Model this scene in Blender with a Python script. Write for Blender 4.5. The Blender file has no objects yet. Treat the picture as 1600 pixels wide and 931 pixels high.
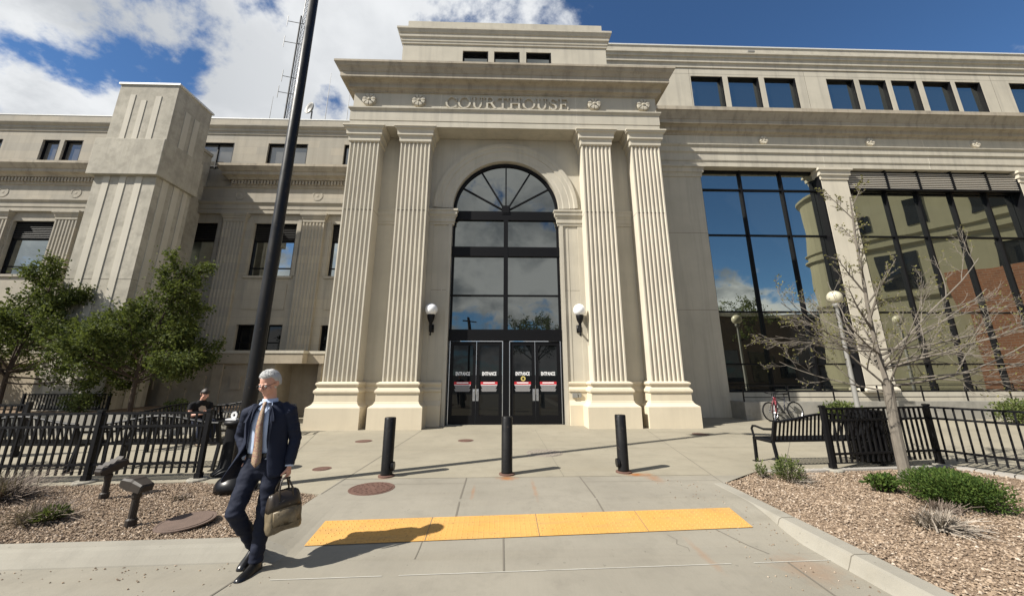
import bpy, bmesh, math, random
from mathutils import Vector, Matrix, noise
import numpy as np
random.seed(7)
C = bpy.context.scene.collection
SC = bpy.context.scene
rad = math.radians
sin, cos, pi = math.sin, math.cos, math.pi

# ------------------------------------------------------------------ camera
FPX, PYC, PITCH, ROLL, YAW = 575.0, 445.4, 0.2375, -0.0009, 0.0295
cd = bpy.data.cameras.new('camera'); cam = bpy.data.objects.new('camera', cd); C.objects.link(cam)
Fv = Vector((sin(YAW)*cos(PITCH), cos(YAW)*cos(PITCH), sin(PITCH)))
Rv = Vector((cos(YAW), -sin(YAW), 0)); Uv = Rv.cross(Fv)
R2 = Rv*cos(ROLL)+Uv*sin(ROLL); U2 = -Rv*sin(ROLL)+Uv*cos(ROLL)
M = Matrix((R2, U2, -Fv)).transposed().to_4x4(); M.translation = Vector((-0.1575, 0, 1.65))
cam.matrix_world = M
cd.sensor_width = 36; cd.sensor_fit = 'HORIZONTAL'; cd.lens = FPX/1600*36
cd.shift_y = -(465.5-PYC)/1600
cd.clip_start = 0.05; cd.clip_end = 3000
SC.camera = cam

# ------------------------------------------------------------------ sky, sun, exposure
SUN_AZ, SUN_EL = 25.5, 43.0         # shadows run towards +X, turned SUN_AZ towards +Y
EXPOSURE = 0.78
SUN_STRENGTH = 5.0
SKY_STRENGTH = 0.068
sun_to = Vector((-cos(rad(SUN_AZ))*cos(rad(SUN_EL)), -sin(rad(SUN_AZ))*cos(rad(SUN_EL)), sin(rad(SUN_EL))))
ld = bpy.data.lights.new('sun', 'SUN'); lo = bpy.data.objects.new('sun', ld); C.objects.link(lo)
ld.energy = SUN_STRENGTH; ld.angle = rad(0.55); ld.color = (1.0, 0.95, 0.86)
lo.rotation_euler = (-sun_to).to_track_quat('-Z', 'Y').to_euler()

W = bpy.data.worlds.new('World'); SC.world = W; W.use_nodes = True
nt = W.node_tree; nt.nodes.clear()
def wn(t, **k):
    n = nt.nodes.new(t)
    for a, b in k.items(): setattr(n, a, b)
    return n
def wl(a, b): nt.links.new(a, b)
def wmath(op, a, b=None, c=None, clamp=False):
    n = wn('ShaderNodeMath', operation=op, use_clamp=clamp)
    for i, v in enumerate((a, b, c)):
        if v is None: continue
        if isinstance(v, (int, float)): n.inputs[i].default_value = v
        else: wl(v, n.inputs[i])
    return n.outputs[0]
def wsmooth(v, a, b):
    n = wn('ShaderNodeMapRange', interpolation_type='SMOOTHSTEP')
    wl(v, n.inputs[0]); n.inputs[1].default_value = a; n.inputs[2].default_value = b
    return n.outputs[0]
sky = wn('ShaderNodeTexSky', sky_type='NISHITA', sun_disc=False)
sky.sun_elevation = rad(SUN_EL); sky.sun_rotation = math.atan2(sun_to.x, sun_to.y)
sky.air_density = 1.0; sky.dust_density = 0.6; sky.ozone_density = 3.0; sky.altitude = 1800
bsky = wn('ShaderNodeBackground'); bsky.inputs[1].default_value = SKY_STRENGTH
skm = wn('ShaderNodeMix', data_type='RGBA', blend_type='MULTIPLY'); skm.inputs['Factor'].default_value = 1.0; wl(sky.outputs[0], skm.inputs['A']); skm.inputs['B'].default_value = (0.72, 0.97, 1.14, 1); wl(skm.outputs['Result'], bsky.inputs[0])
tc = wn('ShaderNodeTexCoord'); sep = wn('ShaderNodeSeparateXYZ'); wl(tc.outputs['Generated'], sep.inputs[0])
dx, dy, dz = sep.outputs
dzc = wmath('ADD', wmath('MAXIMUM', dz, 0.0), 0.50)
comb = wn('ShaderNodeCombineXYZ')
wl(wmath('DIVIDE', dx, dzc), comb.inputs[0]); wl(wmath('DIVIDE', dy, dzc), comb.inputs[1])
def wnoise(scale, detail, rough, off, dist=0.0):
    mp = wn('ShaderNodeMapping'); mp.inputs['Location'].default_value = off
    wl(comb.outputs[0], mp.inputs[0])
    n = wn('ShaderNodeTexNoise'); n.inputs['Scale'].default_value = scale; n.inputs['Detail'].default_value = detail
    n.inputs['Roughness'].default_value = rough; n.inputs['Distortion'].default_value = dist
    wl(mp.outputs[0], n.inputs['Vector']); return n.outputs['Fac']
n1 = wnoise(3.3, 12, 0.60, (3.1, 1.7, 0), 0.25)
n2 = wnoise(2.6, 8, 0.55, (7.3, 4.2, 2.0), 0.2)
n3 = wnoise(9.0, 8, 0.6, (1.3, 9.2, 5.0), 0.1)
hyp = wmath('SQRT', wmath('ADD', wmath('MULTIPLY', dx, dx), wmath('MULTIPLY', dy, dy)))
azx = wmath('DIVIDE', dx, wmath('MAXIMUM', hyp, 0.01))
clear = wmath('MULTIPLY', wsmooth(azx, 0.20, 0.44), wsmooth(dz, 0.10, 0.26))
backc = wmath('MULTIPLY', wmath('MULTIPLY', wsmooth(dy, -0.05, -0.4), wsmooth(wmath('ABSOLUTE', azx), 0.5, 0.2)), wsmooth(dz, 0.10, 0.3))
dens = wmath('ADD', wmath('ADD', wmath('MULTIPLY', backc, 0.17), wmath('ADD', wmath('MULTIPLY', wsmooth(azx, 0.30, -0.15), wmath('MULTIPLY', wsmooth(dy, 0.0, 0.3), 0.075)), wmath('MULTIPLY', wmath('MULTIPLY', wsmooth(dy, -0.1, -0.3), wsmooth(dz, 0.34, 0.16)), 0.06))), wmath('SUBTRACT', wmath('ADD', wmath('ADD', n1, wmath('MULTIPLY', wmath('SUBTRACT', n3, 0.5), 0.55)), 0.022), wmath('MULTIPLY', clear, 0.19)))
mask = wsmooth(dens, 0.455, 0.60)
# thick undersides are grey, thin parts and edges are white; the side away from the sun (behind the viewer) is heavier
thick = wsmooth(wmath('ADD', n2, wmath('MULTIPLY', wmath('SUBTRACT', n3, 0.5), 0.35)), 0.40, 0.66)
heavy = wmath('ADD', wsmooth(dy, 0.15, -0.35), wmath('MULTIPLY', wsmooth(wmath('MULTIPLY', dx, -1.0), 0.40, 0.8), 0.6), clamp=True)
shade = wmath('MULTIPLY', thick, wmath('ADD', wmath('MULTIPLY', heavy, 0.62), 0.24))
mixc = wn('ShaderNodeMix', data_type='RGBA')
wl(shade, mixc.inputs['Factor'])
mixc.inputs['A'].default_value = (0.88, 0.90, 0.92, 1); mixc.inputs['B'].default_value = (0.20, 0.235, 0.28, 1)
bcl = wn('ShaderNodeBackground'); wl(mixc.outputs['Result'], bcl.inputs[0]); bcl.inputs[1].default_value = 0.58
mx = wn('ShaderNodeMixShader'); wl(mask, mx.inputs[0]); wl(bsky.outputs[0], mx.inputs[1]); wl(bcl.outputs[0], mx.inputs[2])
wo = wn('ShaderNodeOutputWorld'); wl(mx.outputs[0], wo.inputs[0])

vs = SC.view_settings; vs.view_transform = 'Standard'; vs.look = 'None'; vs.gamma = 1; vs.exposure = EXPOSURE; vs.use_curve_mapping = False
SC.cycles.max_bounces = 8; SC.cycles.glossy_bounces = 4; SC.cycles.transparent_max_bounces = 8
SC.cycles.sample_clamp_indirect = 6; SC.cycles.use_denoising = True

# ------------------------------------------------------------------ materials
class NT:
    def __init__(s, name):
        s.m = bpy.data.materials.new(name); s.m.use_nodes = True; s.t = s.m.node_tree
        s.b = s.t.nodes['Principled BSDF']; s.o = s.t.nodes['Material Output']
        g = s.n('ShaderNodeNewGeometry'); s.pos = g.outputs['Position']; s.island = g.outputs['Random Per Island']
    def n(s, t, **k):
        n = s.t.nodes.new(t)
        for a, b in k.items(): setattr(n, a, b)
        return n
    def l(s, a, b): s.t.links.new(a, b)
    def noise(s, scale, detail=4, rough=0.55, sc=(1, 1, 1), off=(0, 0, 0), vec=None, dist=0):
        mp = s.n('ShaderNodeMapping'); mp.inputs['Scale'].default_value = sc; mp.inputs['Location'].default_value = off
        s.l(vec or s.pos, mp.inputs[0])
        n = s.n('ShaderNodeTexNoise'); n.inputs['Scale'].default_value = scale; n.inputs['Detail'].default_value = detail
        n.inputs['Roughness'].default_value = rough; n.inputs['Distortion'].default_value = dist
        s.l(mp.outputs[0], n.inputs['Vector']); return n.outputs['Fac']
    def ramp(s, v, stops):
        r = s.n('ShaderNodeValToRGB'); e = r.color_ramp.elements
        while len(e) < len(stops): e.new(0.5)
        for i, (p, c) in enumerate(stops):
            e[i].position = p; e[i].color = (c if len(c) == 4 else (*c, 1)) if not isinstance(c, float) else (c, c, c, 1)
        s.l(v, r.inputs[0]); return r.outputs[0]
    def mix(s, f, a, b, mode='MIX'):
        m = s.n('ShaderNodeMix', data_type='RGBA', blend_type=mode)
        for inp, v in ((m.inputs['Factor'], f), (m.inputs['A'], a), (m.inputs['B'], b)):
            if isinstance(v, (int, float)): inp.default_value = v
            elif isinstance(v, tuple): inp.default_value = (*v, 1) if len(v) == 3 else v
            else: s.l(v, inp)
        return m.outputs['Result']
    def math(s, op, a, b=None, clamp=False):
        n = s.n('ShaderNodeMath', operation=op, use_clamp=clamp)
        for i, v in enumerate((a, b)):
            if v is None: continue
            if isinstance(v, (int, float)): n.inputs[i].default_value = v
            else: s.l(v, n.inputs[i])
        return n.outputs[0]
    def bump(s, h, strength=0.3, dist=0.01, prev=None):
        b = s.n('ShaderNodeBump'); b.inputs['Strength'].default_value = strength; b.inputs['Distance'].default_value = dist
        s.l(h, b.inputs['Height'])
        if prev: s.l(prev, b.inputs['Normal'])
        s.l(b.outputs[0], s.b.inputs['Normal']); return b.outputs[0]
    def col(s, c):
        if isinstance(c, tuple): s.b.inputs['Base Color'].default_value = (*c, 1)
        else: s.l(c, s.b.inputs['Base Color'])
    def rough(s, r):
        if isinstance(r, (int, float)): s.b.inputs['Roughness'].default_value = r
        else: s.l(r, s.b.inputs['Roughness'])
def sc3(c, k): return tuple(x*k for x in c)

def mat_stone(name, c, var=0.12, streak=0.15, grain=0.2, streakcol=0.6, rough=0.85, blot=0.0):
    t = NT(name)
    a = t.noise(0.9, 6, 0.6); col = t.mix(t.ramp(a, [(0.3, 0.0), (0.7, 1.0)]), sc3(c, 1-var), sc3(c, 1+var))
    st = t.noise(1.6, 6, 0.65, sc=(2.2, 2.2, 0.10)); st = t.ramp(st, [(0.48, 0.0), (0.72, 1.0)])
    col = t.mix(t.math('MULTIPLY', st, streak), col, (c[0]*streakcol*0.95, c[1]*streakcol*0.95, c[2]*streakcol))
    if blot:
        bl = t.noise(2.6, 9, 0.7); bl = t.ramp(bl, [(0.46, 0.0), (0.62, 1.0)])
        col = t.mix(t.math('MULTIPLY', bl, blot), col, sc3(c, 0.62))
    fine = t.noise(60, 3, 0.6); col = t.mix(grain, col, t.mix(fine, sc3(c, 0.6), sc3(c, 1.4)))
    t.col(col); t.rough(rough)
    t.b.inputs['Specular IOR Level'].default_value = 0.25
    t.bump(t.noise(90, 4, 0.6), 0.12, 0.004)
    return t.m
def mat_plain(name, c, rough=0.5, metal=0.0, var=0.0, spec=0.5, bump=0.0, bscale=40):
    t = NT(name)
    if var:
        t.col(t.mix(t.noise(6, 5, 0.6), sc3(c, 1-var), sc3(c, 1+var)))
    else: t.col(c)
    t.rough(rough); t.b.inputs['Metallic'].default_value = metal; t.b.inputs['Specular IOR Level'].default_value = spec
    if bump: t.bump(t.noise(bscale, 4, 0.6), bump, 0.004)
    return t.m
def mat_glass(name, tint, wav=0.03, scale=0.7, base=(0.006, 0.007, 0.008), rough=0.01):
    """Coated architectural glass over a dark room: a mirror-like coat whose panes are slightly wavy."""
    t = NT(name)
    gl = t.n('ShaderNodeBsdfGlossy'); gl.inputs['Color'].default_value = (*tint, 1); gl.inputs['Roughness'].default_value = rough
    t.col(base); t.rough(0.3)
    fr = t.n('ShaderNodeFresnel'); fr.inputs['IOR'].default_value = 1.5
    b = t.n('ShaderNodeBump'); b.inputs['Strength'].default_value = wav; b.inputs['Distance'].default_value = 1.0
    t.l(t.noise(scale, 1, 0.4), b.inputs['Height']); t.l(b.outputs[0], gl.inputs['Normal'])
    ad = t.n('ShaderNodeAddShader'); t.l(gl.outputs[0], ad.inputs[0]); t.l(t.b.outputs[0], ad.inputs[1])
    t.b.inputs['Specular IOR Level'].default_value = 0.0
    t.l(ad.outputs[0], t.o.inputs['Surface']); return t.m
def mat_leaf(name, dark, light, trans=0.35):
    t = NT(name)
    c = t.ramp(t.island, [(0.0, dark), (0.6, tuple((a+b)/2 for a, b in zip(dark, light))), (1.0, light)])
    t.col(c); t.rough(0.7); t.b.inputs['Specular IOR Level'].default_value = 0.15
    tr = t.n('ShaderNodeBsdfTranslucent'); t.l(t.mix(0.5, c, (0.16, 0.2, 0.03)), tr.inputs[0])
    m = t.n('ShaderNodeMixShader'); m.inputs[0].default_value = trans
    t.l(t.b.outputs[0], m.inputs[1]); t.l(tr.outputs[0], m.inputs[2]); t.l(m.outputs[0], t.o.inputs['Surface'])
    return t.m
def mat_concrete_ground(name, c, spots=()):
    t = NT(name)
    a = t.noise(0.5, 7, 0.65); col = t.mix(t.ramp(a, [(0.3, 0.0), (0.7, 1.0)]), sc3(c, 0.80), sc3(c, 1.16))
    d = t.noise(2.2, 9, 0.72, off=(4, 2, 0)); col = t.mix(t.math('MULTIPLY', t.ramp(d, [(0.50, 0.0), (0.68, 1.0)]), 0.45), col, sc3(c, 0.58))
    w = t.noise(1.0, 5, 0.6, sc=(0.25, 2.5, 1), off=(9, 3, 0)); col = t.mix(t.math('MULTIPLY', t.ramp(w, [(0.52, 0.0), (0.7, 1.0)]), 0.22), col, (c[0]*0.72, c[1]*0.66, c[2]*0.55))
    gm = t.n('ShaderNodeTexVoronoi'); gm.inputs['Scale'].default_value = 3.1; t.l(t.pos, gm.inputs['Vector'])
    col = t.mix(t.math('MULTIPLY', t.ramp(gm.outputs['Distance'], [(0.035, 1.0), (0.06, 0.0)]), 0.55), col, sc3(c, 0.4))
    br = t.noise(9, 4, 0.6, sc=(6, 0.35, 1), off=(3, 3, 0)); col = t.mix(0.16, col, t.mix(br, sc3(c, 0.6), sc3(c, 1.4)))
    sp = t.noise(16, 3, 0.6, off=(1, 7, 0)); col = t.mix(t.math('MULTIPLY', t.ramp(sp, [(0.68, 0.0), (0.73, 1.0)]), 0.55), col, sc3(c, 0.35))
    fine = t.noise(140, 3, 0.6); col = t.mix(0.2, col, t.mix(fine, sc3(c, 0.55), sc3(c, 1.45)))
    for (x, y, rx, ry, k) in spots:      # rust run-off with a shape of its own
        vm = t.n('ShaderNodeVectorMath', operation='SUBTRACT'); t.l(t.pos, vm.inputs[0]); vm.inputs[1].default_value = (x, y, 0)
        v2 = t.n('ShaderNodeVectorMath', operation='MULTIPLY'); t.l(vm.outputs[0], v2.inputs[0]); v2.inputs[1].default_value = (1/rx, 1/ry, 0)
        ln = t.n('ShaderNodeVectorMath', operation='LENGTH'); t.l(v2.outputs[0], ln.inputs[0])
        f = t.math('SUBTRACT', t.math('SUBTRACT', 1.25, ln.outputs['Value']), t.math('MULTIPLY', t.noise(7, 5, 0.65, off=(x, y, 0)), 1.1))
        f = t.math('MULTIPLY', t.math('MULTIPLY', f, 1.6, clamp=True), k)
        col = t.mix(f, col, (0.30, 0.12, 0.035))
    t.col(col); t.rough(0.9); t.b.inputs['Specular IOR Level'].default_value = 0.2
    t.bump(t.noise(120, 4, 0.6), 0.2, 0.004)
    return t.m

CREAM = (0.455, 0.42, 0.345)
M_precast = mat_stone('precast_stone', CREAM, 0.09, 0.42, 0.12, 0.58)
M_pier = mat_stone('pier_stone', (0.53, 0.485, 0.395), 0.08, 0.25, 0.12, 0.66)
M_wingst = mat_stone('wing_precast', (0.455, 0.42, 0.345), 0.09, 0.5, 0.12, 0.55)
M_ped = mat_stone('pedestal_stone', (0.58, 0.51, 0.385), 0.06, 0.18, 0.10, 0.7)
M_cornice = mat_stone('stained_shaded_cornice_stone', (0.36, 0.315, 0.245), 0.14, 0.75, 0.12, 0.5)  # brown streak stains, plus soffit shade painted into the darker base colour
M_joint = mat_plain('stone_joint', (0.12, 0.105, 0.085), 0.9)
M_limestone = None
def mk_lime():
    t = NT('ashlar_limestone'); c = (0.365, 0.338, 0.285)
    mp = t.n('ShaderNodeMapping'); mp.inputs['Rotation'].default_value = (rad(90), 0, 0); t.l(t.pos, mp.inputs[0])
    cx = t.n('ShaderNodeSeparateXYZ'); t.l(t.pos, cx.inputs[0]); cb = t.n('ShaderNodeCombineXYZ')
    t.l(t.math('ADD', cx.outputs[0], cx.outputs[1]), cb.inputs[0]); t.l(cx.outputs[2], cb.inputs[1])
    br = t.n('ShaderNodeTexBrick'); t.l(cb.outputs[0], br.inputs['Vector'])
    br.inputs['Color1'].default_value = (*sc3(c, 0.85), 1); br.inputs['Color2'].default_value = (c[0]*1.10, c[1]*1.05, c[2]*0.98, 1)
    br.inputs['Mortar'].default_value = (*sc3(c, 0.72), 1); br.inputs['Scale'].default_value = 1.0
    br.inputs['Mortar Size'].default_value = 0.006; br.inputs['Brick Width'].default_value = 1.25; br.inputs['Row Height'].default_value = 0.42
    col = br.outputs['Color']
    a = t.noise(1.2, 6, 0.6); col = t.mix(0.35, col, t.mix(a, sc3(c, 0.6), sc3(c, 1.3)))
    st = t.ramp(t.noise(1.5, 6, 0.65, sc=(2.2, 2.2, 0.12)), [(0.45, 0.0), (0.7, 1.0)])
    col = t.mix(t.math('MULTIPLY', st, 0.35), col, sc3(c, 0.55))
    t.col(col); t.rough(0.9); t.b.inputs['Specular IOR Level'].default_value = 0.2; t.bump(t.noise(80, 4, 0.6), 0.12, 0.004); return t.m
M_limestone = mk_lime()
M_tower = mat_stone('weathered_concrete', (0.41, 0.38, 0.315), 0.16, 0.5, 0.22, 0.55, 0.95, 0.75)
M_towerrib = mat_stone('smooth_concrete_rib', (0.49, 0.455, 0.38), 0.10, 0.35, 0.12, 0.6)
M_annex = mat_stone('annex_concrete', (0.36, 0.31, 0.235), 0.12, 0.4, 0.15, 0.6, 0.9, 0.35)
M_ledge = mat_stone('ledge_concrete', (0.30, 0.285, 0.25), 0.15, 0.5, 0.2, 0.5, 0.95, 0.6)
M_black = mat_plain('black_paint', (0.005, 0.005, 0.006), 0.34, 0, 0, 0.3, 0.05, 30)
M_blackmat = mat_plain('black_powder_coat', (0.006, 0.006, 0.007), 0.5, 0, 0, 0.22)
M_bronze = mat_plain('dark_bronze_frame', (0.005, 0.005, 0.006), 0.5, 0.0, 0, 0.15)
def mk_worn_black():
    t = NT('chipped_black_paint'); a = t.ramp(t.noise(16, 6, 0.7), [(0.60, 0.0), (0.70, 1.0)]); d = t.noise(3, 6, 0.65)
    col = t.mix(d, (0.004, 0.004, 0.005), (0.014, 0.013, 0.012)); col = t.mix(t.math('MULTIPLY', a, 0.7), col, (0.09, 0.065, 0.05))
    t.col(col); t.rough(t.ramp(d, [(0.3, 0.3), (0.7, 0.55)])); t.b.inputs['Specular IOR Level'].default_value = 0.3; return t.m
M_worn = mk_worn_black()
M_steel = mat_plain('brushed_steel', (0.55, 0.55, 0.56), 0.35, 1.0, 0.1)
M_gl_mid = mat_glass('entrance_glass', (0.20, 0.205, 0.19), 0.010, 0.6)
M_gl_wing = mat_glass('wing_mirror_glass', (0.46, 0.475, 0.42), 0.016, 0.35)
M_gl_old = mat_glass('stone_wing_glass', (0.46, 0.49, 0.47), 0.008, 0.5)
M_gl_dark = mat_glass('dark_door_glass', (0.035, 0.034, 0.032), 0.004, 0.5)
M_gl_blind = mat_glass('blind_backed_glass', (0.16, 0.17, 0.18), 0.006, 0.5, (0.09, 0.085, 0.075))
M_louver = mat_plain('louver_metal', (0.03, 0.028, 0.026), 0.5)
M_darkroom = mat_plain('dark_recess', (0.05, 0.045, 0.035), 0.9)
M_coping = mat_plain('pale_metal_coping', (0.62, 0.62, 0.60), 0.45)
M_white = mat_plain('white_vinyl', (0.78, 0.78, 0.78), 0.5)
M_red = mat_plain('red_vinyl', (0.50, 0.02, 0.03), 0.5)
M_greyp = mat_plain('grey_print', (0.30, 0.29, 0.29), 0.6)
M_gold = mat_plain('gold_vinyl', (0.55, 0.45, 0.14), 0.5)
def mk_globe():
    t = NT('opal_globe'); t.col((0.86, 0.86, 0.86)); t.rough(0.25); return t.m
M_globe = mk_globe()
M_globe_old = mat_plain('yellowed_globe', (0.52, 0.48, 0.36), 0.3)
M_galv = mat_plain('grey_pole_paint', (0.21, 0.205, 0.19), 0.5, 0, 0.1)
SPOTS = [(-0.05, 6.60, 0.30, 0.26, 0.85), (2.16, 6.74, 0.36, 0.20, 1.0), (2.35, 6.55, 0.22, 0.55, 0.45), (-2.05, 6.64, 0.2, 0.12, 0.5), (0.35, 6.0, 0.06, 0.9, 0.35), (-0.55, 5.9, 0.05, 0.6, 0.35),
         (1.9, 4.2, 0.08, 0.7, 0.25), (2.75, 3.9, 0.5, 0.5, 0.25)]
WALK = (0.275, 0.249, 0.192)
M_walk = mat_concrete_ground('sidewalk_concrete', WALK, SPOTS)
M_street = mat_concrete_ground('gutter_concrete', (0.248, 0.229, 0.188), SPOTS)
M_kerb = mat_concrete_ground('kerb_concrete', (0.275, 0.258, 0.218))
M_line = mat_plain('joint_groove', (0.14, 0.125, 0.10), 0.95)
M_sealant = mat_plain('pale_joint_sealant', (0.40, 0.385, 0.34), 0.9, 0, 0.2)
M_asphalt = mat_stone('asphalt', (0.05, 0.05, 0.05), 0.15, 0.0, 0.4)
def mk_yellow():
    t = NT('worn_yellow_tile'); c = (0.52, 0.27, 0.062)
    a = t.noise(1.6, 7, 0.65); col = t.mix(t.ramp(a, [(0.35, 0.0), (0.7, 1.0)]), c, (0.55, 0.31, 0.09))
    d = t.ramp(t.noise(9, 8, 0.7), [(0.58, 0.0), (0.72, 1.0)]); col = t.mix(t.math('MULTIPLY', d, 0.7), col, (0.30, 0.19, 0.07))
    dw = t.ramp(t.noise(2.3, 6, 0.7, sc=(0.5, 3, 1), off=(5, 5, 0)), [(0.5, 0.0), (0.7, 1.0)]); col = t.mix(t.math('MULTIPLY', dw, 0.55), col, (0.33, 0.215, 0.09))
    s = t.ramp(t.noise(30, 3, 0.6), [(0.63, 0.0), (0.69, 1.0)]); col = t.mix(t.math('MULTIPLY', s, 0.6), col, (0.16, 0.09, 0.04))
    t.col(col); t.rough(0.75); t.bump(t.noise(90, 3), 0.15, 0.003); return t.m
M_yellow = mk_yellow()
def mk_rust(name, c, s=10):
    t = NT(name); a = t.noise(s, 6, 0.65); t.col(t.mix(a, sc3(c, 0.6), sc3(c, 1.5))); t.rough(0.85); t.bump(t.noise(60, 3), 0.4, 0.004); return t.m
M_rust = mk_rust('rusty_iron', (0.105, 0.055, 0.04)); M_lid = mk_rust('brown_lid', (0.105, 0.072, 0.056), 5)
def mk_gravel():
    t = NT('river_gravel')
    c = t.ramp(t.island, [(0.0, (0.065, 0.042, 0.028)), (0.2, (0.125, 0.082, 0.052)), (0.45, (0.20, 0.14, 0.09)), (0.7, (0.29, 0.213, 0.145)), (0.9, (0.37, 0.29, 0.215)), (1.0, (0.52, 0.445, 0.365))])
    t.col(t.mix(0.25, c, t.mix(t.noise(50, 3), (0.2, 0.15, 0.1), (0.55, 0.45, 0.36)))); t.rough(0.85); t.b.inputs['Specular IOR Level'].default_value = 0.25; return t.m
M_gravel = mk_gravel()
M_soil = mat_stone('gravel_bed_soil', (0.20, 0.145, 0.10), 0.25, 0, 0.4)
def mk_bark(name, c, s=18):
    t = NT(name); a = t.noise(s, 5, 0.65, sc=(1, 1, 0.3)); t.col(t.mix(a, sc3(c, 0.55), sc3(c, 1.35))); t.rough(0.9); t.b.inputs['Specular IOR Level'].default_value = 0.2; t.bump(a, 0.5, 0.01); return t.m
M_barkgrey = mk_bark('grey_bark', (0.165, 0.145, 0.12)); M_barkdark = mk_bark('brown_bark', (0.07, 0.052, 0.04))
M_leaf = mat_leaf('tree_leaf', (0.030, 0.048, 0.013), (0.13, 0.15, 0.042), 0.3)
M_bud = mat_leaf('spring_bud', (0.16, 0.15, 0.05), (0.26, 0.24, 0.10))
M_shrub = mat_leaf('shrub_leaf', (0.022, 0.048, 0.010), (0.085, 0.125, 0.026), 0.2)
M_shrub2 = mat_leaf('sage_leaf', (0.05, 0.075, 0.02), (0.15, 0.17, 0.06), 0.25)
M_dry = mat_leaf('dry_stalk', (0.15, 0.12, 0.095), (0.42, 0.37, 0.31), 0.1)
M_drygrey = mat_leaf('grey_twig', (0.10, 0.075, 0.06), (0.26, 0.21, 0.175), 0.1)
M_skin = mat_plain('skin', (0.55, 0.30, 0.22), 0.5, 0, 0.22, 0.4)
M_hairw = mat_plain('white_hair', (0.50, 0.50, 0.49), 0.6, 0, 0.15, 0.3, 0.5, 60)
M_navy = mat_plain('navy_wool', (0.010, 0.014, 0.030), 0.8, 0, 0.15, 0.25, 0.1, 200)
M_navyt = mat_plain('navy_trousers', (0.009, 0.012, 0.025), 0.8, 0, 0.15, 0.25, 0.1, 200)
M_shirt = mat_plain('pale_blue_shirt', (0.42, 0.50, 0.66), 0.8, 0, 0.05, 0.2)
def mk_tie():
    t = NT('patterned_tie'); v = t.n('ShaderNodeTexVoronoi'); v.inputs['Scale'].default_value = 55; t.l(t.pos, v.inputs['Vector'])
    t.col(t.ramp(v.outputs['Distance'], [(0.15, (0.06, 0.05, 0.07)), (0.35, (0.36, 0.27, 0.16)), (0.7, (0.22, 0.12, 0.10))])); t.rough(0.6); return t.m
M_tie = mk_tie()
M_leather = mat_plain('black_leather', (0.008, 0.008, 0.009), 0.28, 0, 0, 0.5, 0.05, 30)
def mk_bag():
    t = NT('worn_olive_leather'); a = t.noise(7, 7, 0.65); t.col(t.mix(t.ramp(a, [(0.35, 0.0), (0.65, 1.0)]), (0.085, 0.066, 0.040), (0.215, 0.17, 0.105))); t.rough(0.45); t.bump(t.noise(14, 5, 0.6), 0.5, 0.012); return t.m
M_bag = mk_bag(); M_bagd = mat_plain('dark_bag_leather', (0.03, 0.022, 0.015), 0.45, 0, 0.3)
M_tan = mat_stone('tan_render', (0.26, 0.238, 0.16), 0.06, 0.2, 0.05)
def mk_brick():
    t = NT('red_brick'); cx = t.n('ShaderNodeSeparateXYZ'); t.l(t.pos, cx.inputs[0]); cb = t.n('ShaderNodeCombineXYZ')
    t.l(t.math('ADD', cx.outputs[0], cx.outputs[1]), cb.inputs[0]); t.l(cx.outputs[2], cb.inputs[1])
    br = t.n('ShaderNodeTexBrick'); t.l(cb.outputs[0], br.inputs['Vector']); br.inputs['Scale'].default_value = 1.0
    br.inputs['Color1'].default_value = (0.25, 0.10, 0.045, 1); br.inputs['Color2'].default_value = (0.19, 0.075, 0.035, 1); br.inputs['Mortar'].default_value = (0.25, 0.2, 0.16, 1)
    br.inputs['Brick Width'].default_value = 0.6; br.inputs['Row Height'].default_value = 0.2; br.inputs['Mortar Size'].default_value = 0.012
    t.col(br.outputs['Color']); t.rough(0.9); return t.m
M_brick = mk_brick()
M_pavebrick = mat_stone('grey_edging_block', (0.32, 0.30, 0.27), 0.15, 0, 0.3)

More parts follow.
